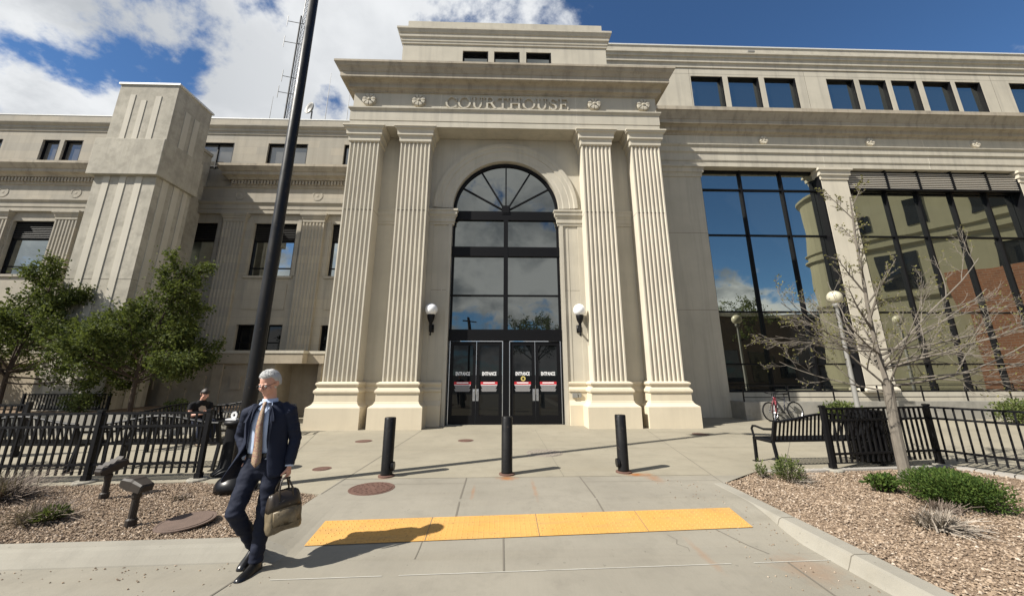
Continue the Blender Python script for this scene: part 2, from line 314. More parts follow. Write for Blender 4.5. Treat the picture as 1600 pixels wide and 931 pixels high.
# ------------------------------------------------------------------ helpers
def tag(o, label=None, cat=None, group=None, kind=None):
    if label: o['label'] = label
    if cat: o['category'] = cat
    if group: o['group'] = group
    if kind: o['kind'] = kind
    return o
def thing(name, label, cat, loc=(0, 0, 0), rz=0.0, group=None, kind=None):
    o = bpy.data.objects.new(name, None); C.objects.link(o); o.location = loc; o.rotation_euler = (0, 0, rz); o.empty_display_size = 0.2
    return tag(o, label, cat, group, kind)
class MB:
    def __init__(s): s.v = []; s.f = []; s.mi = []; s.cm = 0; s.sm = []; s.smooth = False
    def add(s, vs, fs):
        b = len(s.v); s.v += [tuple(x) for x in vs]
        for f in fs: s.f.append(tuple(i+b for i in f)); s.mi.append(s.cm); s.sm.append(s.smooth)
        return s
    def quad(s, a, b, c, d): return s.add([a, b, c, d], [(0, 1, 2, 3)])
    def box(s, x0, x1, y0, y1, z0, z1):
        return s.add([(x0, y0, z0), (x1, y0, z0), (x1, y1, z0), (x0, y1, z0), (x0, y0, z1), (x1, y0, z1), (x1, y1, z1), (x0, y1, z1)],
                     [(0, 3, 2, 1), (4, 5, 6, 7), (0, 1, 5, 4), (1, 2, 6, 5), (2, 3, 7, 6), (3, 0, 4, 7)])
    def obox(s, c, u, v, w, a, b, d):
        """box centred at c with half sizes a,b,d along u,v,w"""
        c, u, v, w = Vector(c), Vector(u), Vector(v), Vector(w)
        P = [c+u*(a*i)+v*(b*j)+w*(d*k) for k in (-1, 1) for (i, j) in ((-1, -1), (1, -1), (1, 1), (-1, 1))]
        return s.add(P, [(0, 3, 2, 1), (4, 5, 6, 7), (0, 1, 5, 4), (1, 2, 6, 5), (2, 3, 7, 6), (3, 0, 4, 7)])
    def bar(s, p, q, w, h=None, up=(0, 0, 1)):
        p, q = Vector(p), Vector(q); d = (q-p); L = d.length; d.normalize(); h = h or w
        up = Vector(up)
        if abs(d.dot(up)) > 0.98: up = Vector((0, 1, 0))
        r = d.cross(up).normalized(); u = r.cross(d)
        return s.obox((p+q)/2, d, r, u, L/2, w/2, h/2)
    def prism(s, poly, f0, f1):
        """poly: 2D points; f0,f1 map (a,b)->3D for the two ends"""
        n = len(poly); V = [f0(*p) for p in poly]+[f1(*p) for p in poly]
        return s.add(V, [tuple(range(n-1, -1, -1)), tuple(range(n, 2*n))]+[(i, (i+1) % n, n+(i+1) % n, n+i) for i in range(n)])
    def tube(s, pts, radii, n=8, cap=True, el=1.0, ref=None):
        pts = [Vector(p) for p in pts]; m = len(pts)
        if isinstance(radii, (int, float)): radii = [radii]*m
        V = []; u = None
        for i, p in enumerate(pts):
            d = (pts[min(i+1, m-1)]-pts[max(i-1, 0)])
            if d.length < 1e-9: d = Vector((0, 0, 1))
            d.normalize()
            if u is None:
                r = Vector(ref) if ref else (Vector((1, 0, 0)) if abs(d.x) < 0.8 else Vector((0, 1, 0)))
                u = (r-d*r.dot(d)).normalized()
            else:
                u = u-d*u.dot(d)
                u = u.normalized() if u.length > 1e-6 else d.orthogonal().normalized()
            w = d.cross(u)
            for k in range(n):
                a = 2*pi*k/n; V.append(p+u*(cos(a)*radii[i])+w*(sin(a)*radii[i]*el))
        F = [(i*n+k, i*n+(k+1) % n, (i+1)*n+(k+1) % n, (i+1)*n+k) for i in range(m-1) for k in range(n)]
        if cap: F += [tuple(range(n-1, -1, -1)), tuple(range((m-1)*n, m*n))]
        return s.add(V, F)
    def lathe(s, prof, n=20, c=(0, 0, 0), cap=True):
        V = []; m = len(prof)
        for r, z in prof:
            for k in range(n):
                a = 2*pi*k/n; V.append((c[0]+r*cos(a), c[1]+r*sin(a), c[2]+z))
        F = [(i*n+k, i*n+(k+1) % n, (i+1)*n+(k+1) % n, (i+1)*n+k) for i in range(m-1) for k in range(n)]
        if cap: F += [tuple(range(n-1, -1, -1)), tuple(range((m-1)*n, m*n))]
        return s.add(V, F)
    def rings(s, R, cap=True):
        n = len(R[0]); m = len(R); V = [p for r in R for p in r]
        F = [(i*n+k, i*n+(k+1) % n, (i+1)*n+(k+1) % n, (i+1)*n+k) for i in range(m-1) for k in range(n)]
        if cap: F += [tuple(range(n-1, -1, -1)), tuple(range((m-1)*n, m*n))]
        return s.add(V, F)
    def mould(s, x0, x1, yf, yb, prof, left=True, right=True, cap=True):
        """moulding profile [(out,z)...] run round the front and (mitred) the two ends of a block standing on a wall at yb"""
        V = []
        for o, z in prof:
            l = x0-(o if left else 0); r = x1+(o if right else 0)
            V += [(l, yb, z), (l, yf-o, z), (r, yf-o, z), (r, yb, z)]
        m = len(prof); F = []
        for i in range(m-1):
            for k in range(3): F.append((4*i+k, 4*i+k+1, 4*i+k+5, 4*i+k+4))
        if cap: F += [(3, 2, 1, 0), (4*m-4, 4*m-3, 4*m-2, 4*m-1)]
        # ends closing on the wall side
        F.append(tuple(4*i for i in range(m))); F.append(tuple(4*i+3 for i in reversed(range(m))))
        return s.add(V, F)
    def sphere(s, c, r, n=16, m=10, sx=1, sy=1, sz=1):
        prof = [(max(1e-4, sin(pi*i/m)), -cos(pi*i/m)) for i in range(m+1)]
        V = []
        for q, z in prof:
            for k in range(n):
                a = 2*pi*k/n; V.append((c[0]+r*sx*q*cos(a), c[1]+r*sy*q*sin(a), c[2]+r*sz*z))
        F = [(i*n+k, i*n+(k+1) % n, (i+1)*n+(k+1) % n, (i+1)*n+k) for i in range(m) for k in range(n)]
        return s.add(V, F)
    def build(s, name, mats, parent=None, smooth=False, world=True, bevel=0.0, auto=None):
        me = bpy.data.meshes.new(name); v = s.v
        if parent is not None and world:
            off = Vector((0, 0, 0)); p = parent
            while p is not None: off += p.location; p = p.parent
            v = [(a-off.x, b-off.y, c-off.z) for a, b, c in v]
        me.from_pydata(v, [], s.f)
        if not isinstance(mats, (list, tuple)): mats = [mats]
        for m in mats: me.materials.append(m)
        me.polygons.foreach_set('material_index', [min(i, len(mats)-1) for i in s.mi])
        me.polygons.foreach_set('use_smooth', [True]*len(s.f) if smooth else s.sm)
        me.update()
        o = bpy.data.objects.new(name, me); C.objects.link(o)
        if parent is not None: o.parent = parent
        if bevel:
            b = o.modifiers.new('bevel', 'BEVEL'); b.width = bevel; b.segments = 2; b.limit_method = 'ANGLE'; b.angle_limit = rad(40)
        return o
def apply_mods(o):
    dg = bpy.context.evaluated_depsgraph_get(); e = o.evaluated_get(dg)
    me = bpy.data.meshes.new_from_object(e); old = o.data; mats = list(old.materials); o.modifiers.clear(); o.data = me
    if not me.materials:
        for m in mats: me.materials.append(m)
    bpy.data.meshes.remove(old); return o
def remesh(o, voxel, smooth=4, fac=0.5, disp=None):
    r = o.modifiers.new('r', 'REMESH'); r.mode = 'VOXEL'; r.voxel_size = voxel; r.use_smooth_shade = True
    if smooth:
        q = o.modifiers.new('s', 'SMOOTH'); q.iterations = smooth; q.factor = fac
    apply_mods(o)
    if disp:
        for v in o.data.vertices: v.co += v.normal*disp(v.co)
    o.data.polygons.foreach_set('use_smooth', [True]*len(o.data.polygons)); return o
def dup_tree(root, loc, rz=0.0, label=None, group=None, scale=None):
    r = root.copy(); C.objects.link(r); r.location = loc; r.rotation_euler = (0, 0, rz)
    if label: r['label'] = label
    if group: r['group'] = group
    if scale: r.scale = (scale,)*3
    for ch in list(root.children):
        c = ch.copy(); C.objects.link(c); c.parent = r
        for g in list(ch.children):
            d = g.copy(); C.objects.link(d); d.parent = c
    return r
def text_obj(name, txt, size, mat, parent, loc, width=None, bold=0.0, extr=0.003, rx=90):
    cu = bpy.data.curves.new(name, 'FONT'); cu.body = txt; cu.size = size; cu.align_x = 'CENTER'; cu.align_y = 'CENTER'; cu.extrude = extr; cu.offset = bold
    t = bpy.data.objects.new(name, cu); C.objects.link(t)
    dg = bpy.context.evaluated_depsgraph_get(); me = bpy.data.meshes.new_from_object(t.evaluated_get(dg))
    bpy.data.objects.remove(t)
    xs = [v.co.x for v in me.vertices]; sx = width/(max(xs)-min(xs)) if width else 1
    me.transform(Matrix.Rotation(rad(rx), 4, 'X') @ Matrix.Diagonal((sx, 1, 1, 1)))
    me.materials.clear(); me.materials.append(mat)
    o = bpy.data.objects.new(name, me); C.objects.link(o); o.parent = parent
    off = Vector(loc); p = parent
    while p is not None: off -= p.location; p = p.parent
    me.transform(Matrix.Translation(off)); return o

# ------------------------------------------------------------------ ground, street, pavement
def kerb_y(x): return 4.16+0.037*(x+2.9)          # foot of the street kerb on the left
def sst(a, b, x):
    t = max(0, min(1, (x-a)/(b-a))); return t*t*(3-2*t)
def h_walk(x, y):
    z = -0.125*max(0, min(1, (5.55-y)/1.15))
    if x < -2.25: z *= 1-sst(-2.2, -2.74, x)*sst(4.16, 4.46, y)
    if x > 2.85: z *= 1-sst(2.85, 3.12, x)*sst(4.6, 5.5, y)
    return z
g = MB(); g.quad((-900, -900, -0.16), (900, -900, -0.16), (900, 900, -0.16), (-900, 900, -0.16))
tag(g.build('ground', M_asphalt), kind='structure')
g = MB(); g.quad((-60, -9, -0.1255), (60, -9, -0.1255), (60, 4.45, -0.1255), (-60, 4.45, -0.1255))
g.cm = 1
def gl(x): return 3.937+0.0374*(x+0.0)              # gutter joint
for i in range(150):
    x0 = -2.2+i*0.075
    if noise.noise((x0*2.1, 0, 3)) < -0.28: continue
    w0 = 0.006+0.004*noise.noise((x0*5, 1, 0))
    g.quad((x0, gl(x0)-w0, -0.1215), (x0+0.075, gl(x0+0.075)-w0, -0.1215), (x0+0.075, gl(x0+0.075)+w0, -0.1215), (x0, gl(x0)+w0, -0.1215))
g.cm = 2
for x, a, b in ((-2.6, 3.2, 3.9), (2.58, 3.0, 4.02)):
    g.quad((x-0.012, a, -0.1215), (x+0.006, a, -0.1215), (x+0.006+(0.06 if x > 0 else 0.1), b, -0.1215), (x-0.012+(0.06 if x > 0 else 0.1), b, -0.1215))
tag(g.build('street', [M_street, M_sealant, M_line]), kind='structure')

pv = MB()
plaza = [(-2.72, 6.64), (3.95, 6.64), (4.27, 6.86), (8.05, 7.12), (9.6, 3.6), (60, 3.0), (60, 60), (-60, 60), (-60, 6.0), (-8, 6.35), (-4.95, 6.56), (-2.72, 5.85)]
pv.add([(x, y, 0) for x, y in plaza], [tuple(range(len(plaza)))])
pv.add([(x, y, -0.16) for x, y in plaza]+[(x, y, 0) for x, y in plaza], [(i, (i+1) % len(plaza), len(plaza)+(i+1) % len(plaza), len(plaza)+i) for i in range(3, len(plaza))])
pv.cm = 2
pv.add([(x, y, 0) for x, y in ((-2.72, 5.6), (3.3, 5.6), (3.3, 6.18), (3.95, 6.64), (-2.72, 6.64))], [(0, 1, 2, 3, 4)])
nx, ny = 60, 24
V = []
for j in range(ny+1):
    for i in range(nx+1):
        x = -2.72+(3.3+2.72)*i/nx; y0 = 4.2; y = y0+(5.6-y0)*j/ny
        V.append((x, y, h_walk(x, y)))
pv.add(V, [(j*(nx+1)+i, j*(nx+1)+i+1, (j+1)*(nx+1)+i+1, (j+1)*(nx+1)+i) for j in range(ny) for i in range(nx)])
pv.cm = 1
def joint(p, q, w=0.010, n=1, z=0.003):
    p, q = Vector((*p, 0)), Vector((*q, 0)); d = (q-p).normalized(); r = Vector((-d.y, d.x, 0))*(w/2)
    for i in range(n):
        a = p+(q-p)*(i/n); b = p+(q-p)*((i+1)/n)
        za, zb = (h_walk(a.x, a.y) if a.y < 5.6 else 0)+z, (h_walk(b.x, b.y) if b.y < 5.6 else 0)+z
        pv.quad((a.x-r.x, a.y-r.y, za), (b.x-r.x, b.y-r.y, zb), (b.x+r.x, b.y+r.y, zb), (a.x+r.x, a.y+r.y, za))
joint((-0.71, 6.62), (-0.70, 5.04), 0.022, 8); joint((1.156, 6.64), (1.154, 5.12), 0.022, 8)
joint((-0.12, 4.60), (-0.12, 3.95), 0.018, 6); joint((2.32, 4.74), (2.58, 4.2), 0.012, 6); joint((-1.0, 4.56), (-1.0, 4.2), 0.01, 4)
joint((-2.543, 11.9), (-2.70, 5.85), 0.014); joint((4.31, 11.9), (3.32, 6.2), 0.012)
joint((-3.9, 6.35), (-2.6, 6.62), 0.01); joint((-2.69, 6.62), (3.4, 6.68), 0.010); joint((-2.6, 6.3), (-0.72, 6.32), 0.006); joint((1.16, 6.34), (3.3, 6.36), 0.006)
joint((-9, 8.9), (9, 9.1), 0.007); joint((-5.6, 11.9), (-3.9, 6.6), 0.012); joint((0.9, 12), (0.9, 6.65), 0.007); joint((8.9, 11.9), (5.4, 7.6), 0.01); joint((-12, 11.2), (14, 11.4), 0.006)
pts = [(1.72, 4.62), (1.78, 4.52), (1.74, 4.44), (1.82, 4.36), (1.80, 4.28)]
for a, b in zip(pts, pts[1:]): joint(a, b, 0.006, 2)
tag(pv.build('pavement', [M_walk, M_line, M_street]), kind='structure')

# kerbs
kb = MB()
L = [(-60, kerb_y(-60)), (-5, kerb_y(-5)), (-3.35, kerb_y(-3.35)), (-2.95, kerb_y(-2.95)), (-2.715, kerb_y(-2.715)), (-2.6, kerb_y(-2.6)), (-2.48, kerb_y(-2.48)), (-2.36, kerb_y(-2.36)), (-2.22, kerb_y(-2.22))]
prof = [(0.0, -0.14), (0.01, -0.115), (0.06, -0.055), (0.10, -0.016), (0.14, 0.001), (0.26, 0.006), (0.26, -0.12)]
R = []
for i, (x, y) in enumerate(L):
    k = 1-sst(-2.2, -2.74, x) if x > -2.74 else 0.0
    k = 1-k
    R.append([(x, y+o, max(-0.15, -0.128+(z+0.128)*k)-(0.02 if i == len(L)-1 else 0)) for o, z in prof])
kb.rings(R)
tag(kb.build('kerb', M_kerb, smooth=False), kind='structure')
kb = MB()
yy = [6.19, 5.6, 5.2, 4.9, 4.6, 4.2, 3.9, 3.2, 2.0, -6.0]
R = []
for y in yy:
    R.append([(3.10-0.03, y, -0.15), (3.10, y, -0.10), (3.14, y, -0.012), (3.17, y, 0.003), (3.33, y, 0.005), (3.33, y, -0.12)])
kb.rings(R); kb.cm = 1
for y in (4.78, 3.86, 2.6):
    kb.rings([[(3.067, yy_, -0.15), (3.098, yy_, -0.10), (3.138, yy_, -0.009), (3.17, yy_, 0.006), (3.33, yy_, 0.008), (3.33, yy_, -0.12)] for yy_ in (y-0.004, y+0.004)])
tag(kb.build('kerb', [M_kerb, M_line]), kind='structure')

# planting beds: soil sheet and loose river gravel
LB = [(-2.72, 4.38), (-2.72, 5.85), (-4.95, 6.56), (-8, 6.36), (-14, 6.2), (-14, 3.95)]
RB = [(3.32, -3.0), (3.32, 6.18), (4.27, 6.86), (8.05, 7.12), (9.6, 3.6), (11.5, -3.0)]
def inside(p, poly):
    x, y = p; c = False; n = len(poly)
    for i in range(n):
        x1, y1 = poly[i]; x2, y2 = poly[(i+1) % n]
        if (y1 > y) != (y2 > y) and x < (x2-x1)*(y-y1)/(y2-y1)+x1: c = not c
    return c
for P in (LB, RB):
    b = MB(); b.add([(x, y, -0.022) for x, y in P], [tuple(range(len(P)))]); tag(b.build('planting_bed', M_soil), kind='structure')
def bed_h(x, y):
    return 0.014*noise.noise((x*1.3, y*1.3, 0))+0.012*noise.noise((x*3.1, y*3.1, 4))
def gravel(poly, n, x0, x1, y0, y1):
    rng = random.Random(3); Vs = []; Fs = []
    base = [(1, 0, 0), (-1, 0, 0), (0, 1, 0), (0, -1, 0), (0, 0, 1), (0, 0, -1)]
    fb = [(0, 2, 4), (2, 1, 4), (1, 3, 4), (3, 0, 4), (2, 0, 5), (1, 2, 5), (3, 1, 5), (0, 3, 5)]
    for _ in range(n):
        x = rng.uniform(x0, x1); y = rng.uniform(y0, y1)
        if not inside((x, y), poly): continue
        d = math.hypot(x, y)
        if d > 4.5 and rng.random() < (d-4.5)/9: continue
        r = min(0.026, rng.uniform(0.0075, 0.0115)*math.exp(rng.gauss(0, 0.28)))*(1.0+0.035*max(0, d-4)); e = Matrix.Rotation(rng.uniform(0, 6.28), 3, 'Z') @ Matrix.Rotation(rng.gauss(0, 0.45), 3, 'X')
        a, b2, c2 = r*rng.uniform(0.9, 1.6), r*rng.uniform(0.7, 1.1), r*rng.uniform(0.45, 0.8)
        z = -0.010+bed_h(x, y)+rng.uniform(-0.006, 0.006); k = len(Vs)
        for q in base:
            w = e @ Vector((q[0]*a*rng.uniform(0.8, 1.1), q[1]*b2*rng.uniform(0.8, 1.1), q[2]*c2)); Vs.append((x+w.x, y+w.y, z+w.z))
        Fs += [(i+k, j+k, l+k) for i, j, l in fb]
    m = MB(); m.v = Vs; m.f = Fs; m.mi = [0]*len(Fs); m.sm = [False]*len(Fs)
    return tag(m.build('gravel', M_gravel), kind='stuff')
def stray():
    rng = random.Random(9); m = MB()
    for i in range(320):
        if i % 2: x, y = rng.uniform(2.2, 3.05)+0.0, rng.uniform(3.2, 6.4); z = h_walk(x, y) if y > 4.2 else -0.1255
        else: x, y = rng.uniform(-9, -2.0), 0; y = kerb_y(x)-abs(rng.gauss(0, 0.22)); z = -0.1255
        r = rng.uniform(0.004, 0.011); m.add([(x+r*a*rng.uniform(.7, 1.4), y+r*b_*rng.uniform(.7, 1.3), z+r*0.5+r*0.7*c) for a, b_, c in ((1, 0, 0), (-1, 0, 0), (0, 1, 0), (0, -1, 0), (0, 0, 1), (0, 0, -1))], [(0, 2, 4), (2, 1, 4), (1, 3, 4), (3, 0, 4), (2, 0, 5), (1, 2, 5), (3, 1, 5), (0, 3, 5)])
    tag(m.build('stray_gravel', M_gravel), kind='stuff')
stray()
gravel(LB, 90000, -10.5, -2.73, 3.95, 6.56)
gravel(RB, 105000, 3.34, 10.0, 1.6, 7.1)

# ------------------------------------------------------------------ courthouse (portal + right wing)
CH = thing('courthouse', 'cream stone courthouse with tall columned entrance portal, arched window and glass wing on its right', 'building', (0, 13, 0))
PY = 13.0            # recess wall of the portal
PX = 5.89            # half width of the portal
m = MB()
RA, ZA = 2.0225, 7.80
m.box(-PX, -RA, PY, 17, 0, 10.78); m.box(RA, PX, PY, 17, 0, 10.78)
n = 40
arc = [(-RA*cos(pi*i/n), ZA+RA*sin(pi*i/n)) for i in range(n+1)]
for i in range(n):
    (xa, za), (xb, zb) = arc[i], arc[i+1]
    m.quad((xa, PY, za), (xb, PY, zb), (xb, PY, 10.78), (xa, PY, 10.78))
    m.quad((xa, PY, za), (xa, PY+0.35, za), (xb, PY+0.35, zb), (xb, PY, zb))
m.box(-RA, RA, 13.6, 17, 9.9, 10.78)
# the entablature block over the piers, its soffit between them
m.box(-PX+0.06, PX-0.06, 12.42, 17, 10.79, 13.0)
m.cm = 1
for z in (4.6,):
    for s in (-1, 1): m.box(min(s*2.03, s*2.86), max(s*2.03, s*2.86), PY-0.0015, PY+0.1, z, z+0.012)
m.build('wall', [M_precast, M_joint], CH)
# base moulding, jamb strips and imposts on the recess wall
BASE = [(0.20, 0), (0.20, 0.65), (0.17, 0.66), (0.09, 0.79), (0.08, 0.80), (0.08, 1.06), (0.12, 1.09), (0.12, 1.16), (0.10, 1.185), (0.06, 1.21), (0.055, 1.25), (0.09, 1.31), (0.10, 1.36), (0.08, 1.398), (0, 1.40)]
for x0, x1 in ((2.16, 2.90), (3.98, 4.82)):
    for s in (-1, 1): b = MB(); b.mould(min(s*x0, s*x1), max(s*x0, s*x1), PY, PY+0.05, BASE, left=False, right=False); b.build('base_moulding', M_ped, CH)
for s in (-1, 1):
    b = MB(); b.box(min(s*2.0225, s*2.15), max(s*2.0225, s*2.15), PY-0.05, PY+0.05, 0, 7.12)
    b.box(min(s*2.30, s*2.34), max(s*2.30, s*2.34), PY-0.012, PY+0.02, 1.40, 7.12)
    b.box(min(s*2.70, s*2.885), max(s*2.70, s*2.885), PY-0.03, PY+0.02, 1.40, 7.12)
    b.build('jamb', M_precast, CH)
IMP = [(0, 7.10), (0.05, 7.11), (0.05, 7.20), (0.08, 7.21), (0.08, 7.36), (0.10, 7.38), (0.10, 7.42), (0.155, 7.50), (0.16, 7.62), (0.19, 7.63), (0.19, 7.70), (0.0, 7.71)]
for s in (-1, 1):
    b = MB(); b.mould(min(s*2.0, s*2.90), max(s*2.0, s*2.90), PY, PY+0.05, IMP, left=(s > 0), right=(s < 0)); b.build('impost', M_precast, CH)
    b = MB(); b.mould(min(s*3.97, s*4.83), max(s*3.97, s*4.83), PY, PY+0.05, [(o*0.6, z) for o, z in IMP], False, False); b.build('impost', M_precast, CH)
# archivolt
b = MB(); prof = [(2.0225, 0.0), (2.0225, 0.03), (2.16, 0.03), (2.20, 0.045), (2.42, 0.045), (2.44, 0.07), (2.58, 0.07), (2.62, 0.095), (2.74, 0.10), (2.76, 0.0)]
n = 64; V = []
for i in range(n+1):
    a = pi*i/n
    for r, o in prof: V.append((-r*cos(a), PY-o, ZA-0.09+r*sin(a) if False else max(ZA-0.088, ZA+r*sin(a)-0.0)))
k = len(prof)
b.add(V, [(i*k+j, i*k+j+1, (i+1)*k+j+1, (i+1)*k+j) for i in range(n) for j in range(k-1)])
b.build('arch_surround', M_precast, CH)

# fluted piers on moulded pedestals
PED = [(0.295, 0), (0.295, 0.64), (0.285, 0.655), (0.25, 0.68), (0.19, 0.72), (0.155, 0.77), (0.15, 0.80), (0.13, 0.81), (0.125, 1.055), (0.135, 1.06), (0.165, 1.085), (0.17, 1.12), (0.16, 1.16), (0.14, 1.175), (0.14, 1.19), (0.10, 1.22), (0.085, 1.25), (0.09, 1.28),
       (0.11, 1.295), (0.13, 1.32), (0.14, 1.35), (0.13, 1.385), (0.10, 1.40), (0.06, 1.42), (0.0, 1.425)]
CAP = [(0.0, 10.16), (0.045, 10.19), (0.05, 10.22), (0.05, 10.28), (0.055, 10.34), (0.075, 10.40), (0.115, 10.425), (0.12, 10.43), (0.12, 10.49), (0.125, 10.57), (0.15, 10.64), (0.20, 10.67), (0.205, 10.68), (0.205, 10.72), (0.235, 10.73), (0.235, 10.785), (0.0, 10.786)]
def flute_front(x0, x1, yf, nf=7, depth=0.055, seg=8, fil=0.30):
    w = (x1-x0); p = w/(nf+fil); f = p*fil; c = p-f; P = []
    for i in range(nf):
        a = x0+f+i*p
        P.append((x0+i*p, yf))
        for k in range(seg+1):
            t = pi*k/seg; P.append((a+c/2-cos(t)*c/2, yf+sin(t)*depth))
    P.append((x1-f, yf)); P.append((x1, yf))
    out = []
    for q in P:
        if not out or (abs(q[0]-out[-1][0])+abs(q[1]-out[-1][1])) > 1e-5: out.append(q)
    return out
for x0, x1 in ((-5.8924, -4.8072), (-3.9878, -2.8871), (2.8871, 3.9878), (4.8072, 5.8924)):
    YF = 12.373
    sh = MB(); P = flute_front(x0, x1, YF)+[(x1, PY+0.02), (x0, PY+0.02)]
    sh.prism(P, lambda a, b_: (a, b_, 1.41), lambda a, b_: (a, b_, 10.17))
    s_ = sh.build('pier', M_pier, CH)
    b = MB(); b.mould(x0, x1, YF, PY+0.03, PED); b.build('pedestal', M_ped, s_)
    b = MB(); b.mould(x0, x1, YF, PY+0.03, CAP); b.build('capital', M_pier, s_)
    j = MB()
    for z in (7.42,): j.box(x0-0.002, x1+0.002, YF+0.025, PY, z, z+0.012)
    j.build('joint', M_joint, s_)
# entablature and cornice of the portal
EX, EY = 5.90, 12.32
b = MB()
b.mould(-EX, EX, EY, 17, [(0.045, 10.788), (0.045, 10.90), (0.045, 10.99), (0.04, 11.01), (0.04, 11.02), (0.06, 11.03), (0.06, 11.44), (0.075, 11.46), (0.13, 11.53), (0.13, 11.575), (0.02, 11.58), (0.0, 11.60), (0.0, 12.28), (0.02, 12.29)])
b.build('entablature', M_precast, CH)
b = MB()
b.mould(-EX, EX, EY, 17, [(0.0, 12.285), (0.05, 12.29), (0.05, 12.33), (0.07, 12.34), (0.10, 12.37), (0.17, 12.40), (0.18, 12.405), (0.18, 12.56), (0.19, 12.57), (0.21, 12.60), (0.27, 12.625), (0.40, 12.64), (0.42, 12.645), (0.42, 12.66), (0.43, 12.665), (0.43, 12.86), (0.45, 12.87), (0.46, 12.90), (0.50, 12.97), (0.56, 13.04), (0.60, 13.13), (0.61, 13.15), (0.63, 13.155), (0.63, 13.24), (0.55, 13.25)])
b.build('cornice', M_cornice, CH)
b = MB(); b.box(-2.02, -2.012, EY-0.1, EY, 10.8, 12.28); b.box(2.62, 2.628, EY-0.1, EY, 10.8, 12.28)
M_seam = mat_plain('pale_mortar_seam', (0.60, 0.56, 0.48), 0.9)
def seam(prof, xs, yf, parent):
    for x in xs:
        q = MB(); q.mould(x-0.006, x+0.006, yf-0.003, yf+0.5, prof, False, False, False); q.build('seam', M_seam, parent)
ENT_PROF = [(0.06, 11.03), (0.06, 11.44), (0.075, 11.46), (0.13, 11.53), (0.13, 11.575), (0.02, 11.58), (0.0, 11.60), (0.0, 12.28)]
seam(ENT_PROF, (-2.55, 2.72), EY, CH)
# rosettes
def rosette(cx, y, cz, r, name, mat, parent, petals=8):
    q = MB(); n = petals*8; V = []
    rr = [(0.0, -0.155), (0.16, -0.155), (0.20, -0.125), (0.24, -0.11), (0.60, -0.13), (0.92, -0.125), (1.0, -0.10), (1.0, 0.0)]
    for f, d in rr:
        for k in range(n):
            a = 2*pi*k/n; cleft = k % 8 == 0
            dd = d; ff = f
            if cleft and 0.22 < f and d < -0.01: dd = d+0.06; ff = f*0.94
            V.append((cx+r*ff*sin(a), y+dd*r/0.26, cz+r*ff*cos(a)))
    q.add(V, [(i*n+k, i*n+(k+1) % n, (i+1)*n+(k+1) % n, (i+1)*n+k) for i in range(len(rr)-1) for k in range(n)])
    return q.build(name, mat, parent)
for x in (-5.29, -3.39, 3.43, 5.37): rosette(x, EY, 11.93, 0.255, 'rosette', M_precast, CH)
# raised serif lettering
def ringarc(cx, cy, ro, so, ri, si, a0, a1, n=22, off=0.0):
    o = [(cx+ro*cos(a0+(a1-a0)*i/n), cy+so*sin(a0+(a1-a0)*i/n)) for i in range(n+1)]
    i_ = [(cx+off+ri*cos(a0+(a1-a0)*i/n), cy+si*sin(a0+(a1-a0)*i/n)) for i in range(n, -1, -1)]
    return o+i_
def rc(x0, x1, y0, y1): return [(x0, y0), (x1, y0), (x1, y1), (x0, y1)]
def G(ch):
    S = 0.045
    if ch == 'C': return 0.86, [ringarc(.45, .5, .44, .51, .31, .45, rad(42), rad(318)), rc(.74, .80, .66, .97), rc(.74, .80, .03, .26)]
    if ch == 'O': return 0.95, [ringarc(.47, .5, .46, .51, .32, .45, 0, pi), ringarc(.47, .5, .46, .51, .32, .45, pi, 2*pi)]
    if ch == 'U': return 0.90, [rc(.12, .26, .34, 1), rc(.66, .73, .34, 1), ringarc(.425, .36, .305, .375, .165, .31, pi, 2*pi), rc(.02, .36, .955, 1.0), rc(.56, .84, .955, 1.0)]
    if ch == 'R': return 0.88, [rc(.12, .26, 0, 1), rc(.02, .37, 0, .045), rc(.02, .3, .955, 1), rc(.26, .45, .95, 1.0), rc(.26, .45, .47, .52), ringarc(.42, .735, .28, .265, .14, .215, -pi/2, pi/2), [(.40, .5), (.55, .5), (.88, .0), (.72, .0)], rc(.72, .92, 0, .045)]
    if ch == 'T': return 0.80, [rc(.33, .47, 0, .96), rc(.22, .58, 0, .045), rc(.03, .77, .945, 1.0), rc(.03, .08, .78, .95), rc(.72, .77, .78, .95)]
    if ch == 'H': return 0.96, [rc(.12, .26, 0, 1), rc(.68, .82, 0, 1), rc(.26, .68, .48, .54), rc(.02, .36, 0, .045), rc(.02, .36, .955, 1), rc(.58, .92, 0, .045), rc(.58, .92, .955, 1)]
    if ch == 'S': return 0.68, [ringarc(.32, .745, .26, .265, .13, .205, rad(20), rad(270)), ringarc(.32, .26, .28, .27, .14, .205, rad(-160), rad(90)), rc(.53, .58, .72, .97), rc(.04, .09, .03, .30)]
    if ch == 'E': return 0.80, [rc(.12, .26, 0, 1), rc(.02, .70, 0, .05), rc(.02, .66, .95, 1), rc(.26, .54, .48, .53), rc(.49, .54, .38, .63), rc(.62, .66, .76, .95), rc(.66, .71, .05, .27)]
word = 'COURTHOUSE'; tot = sum(G(c)[0] for c in word); LH = 0.50; x = -2.37; LW = (2.47+2.37)/tot
b = MB()
for ch in word:
    adv, polys = G(ch)
    for i, P in enumerate(polys):
        d = 0.07+0.0025*i
        b.prism([(x+px*LW*0.97, 11.63+py_*LH) for px, py_ in P], lambda a, c, d=d: (a, EY-d, c), lambda a, c: (a, EY+0.01, c))
    x += adv*LW
b.build('lettering', M_precast, CH)
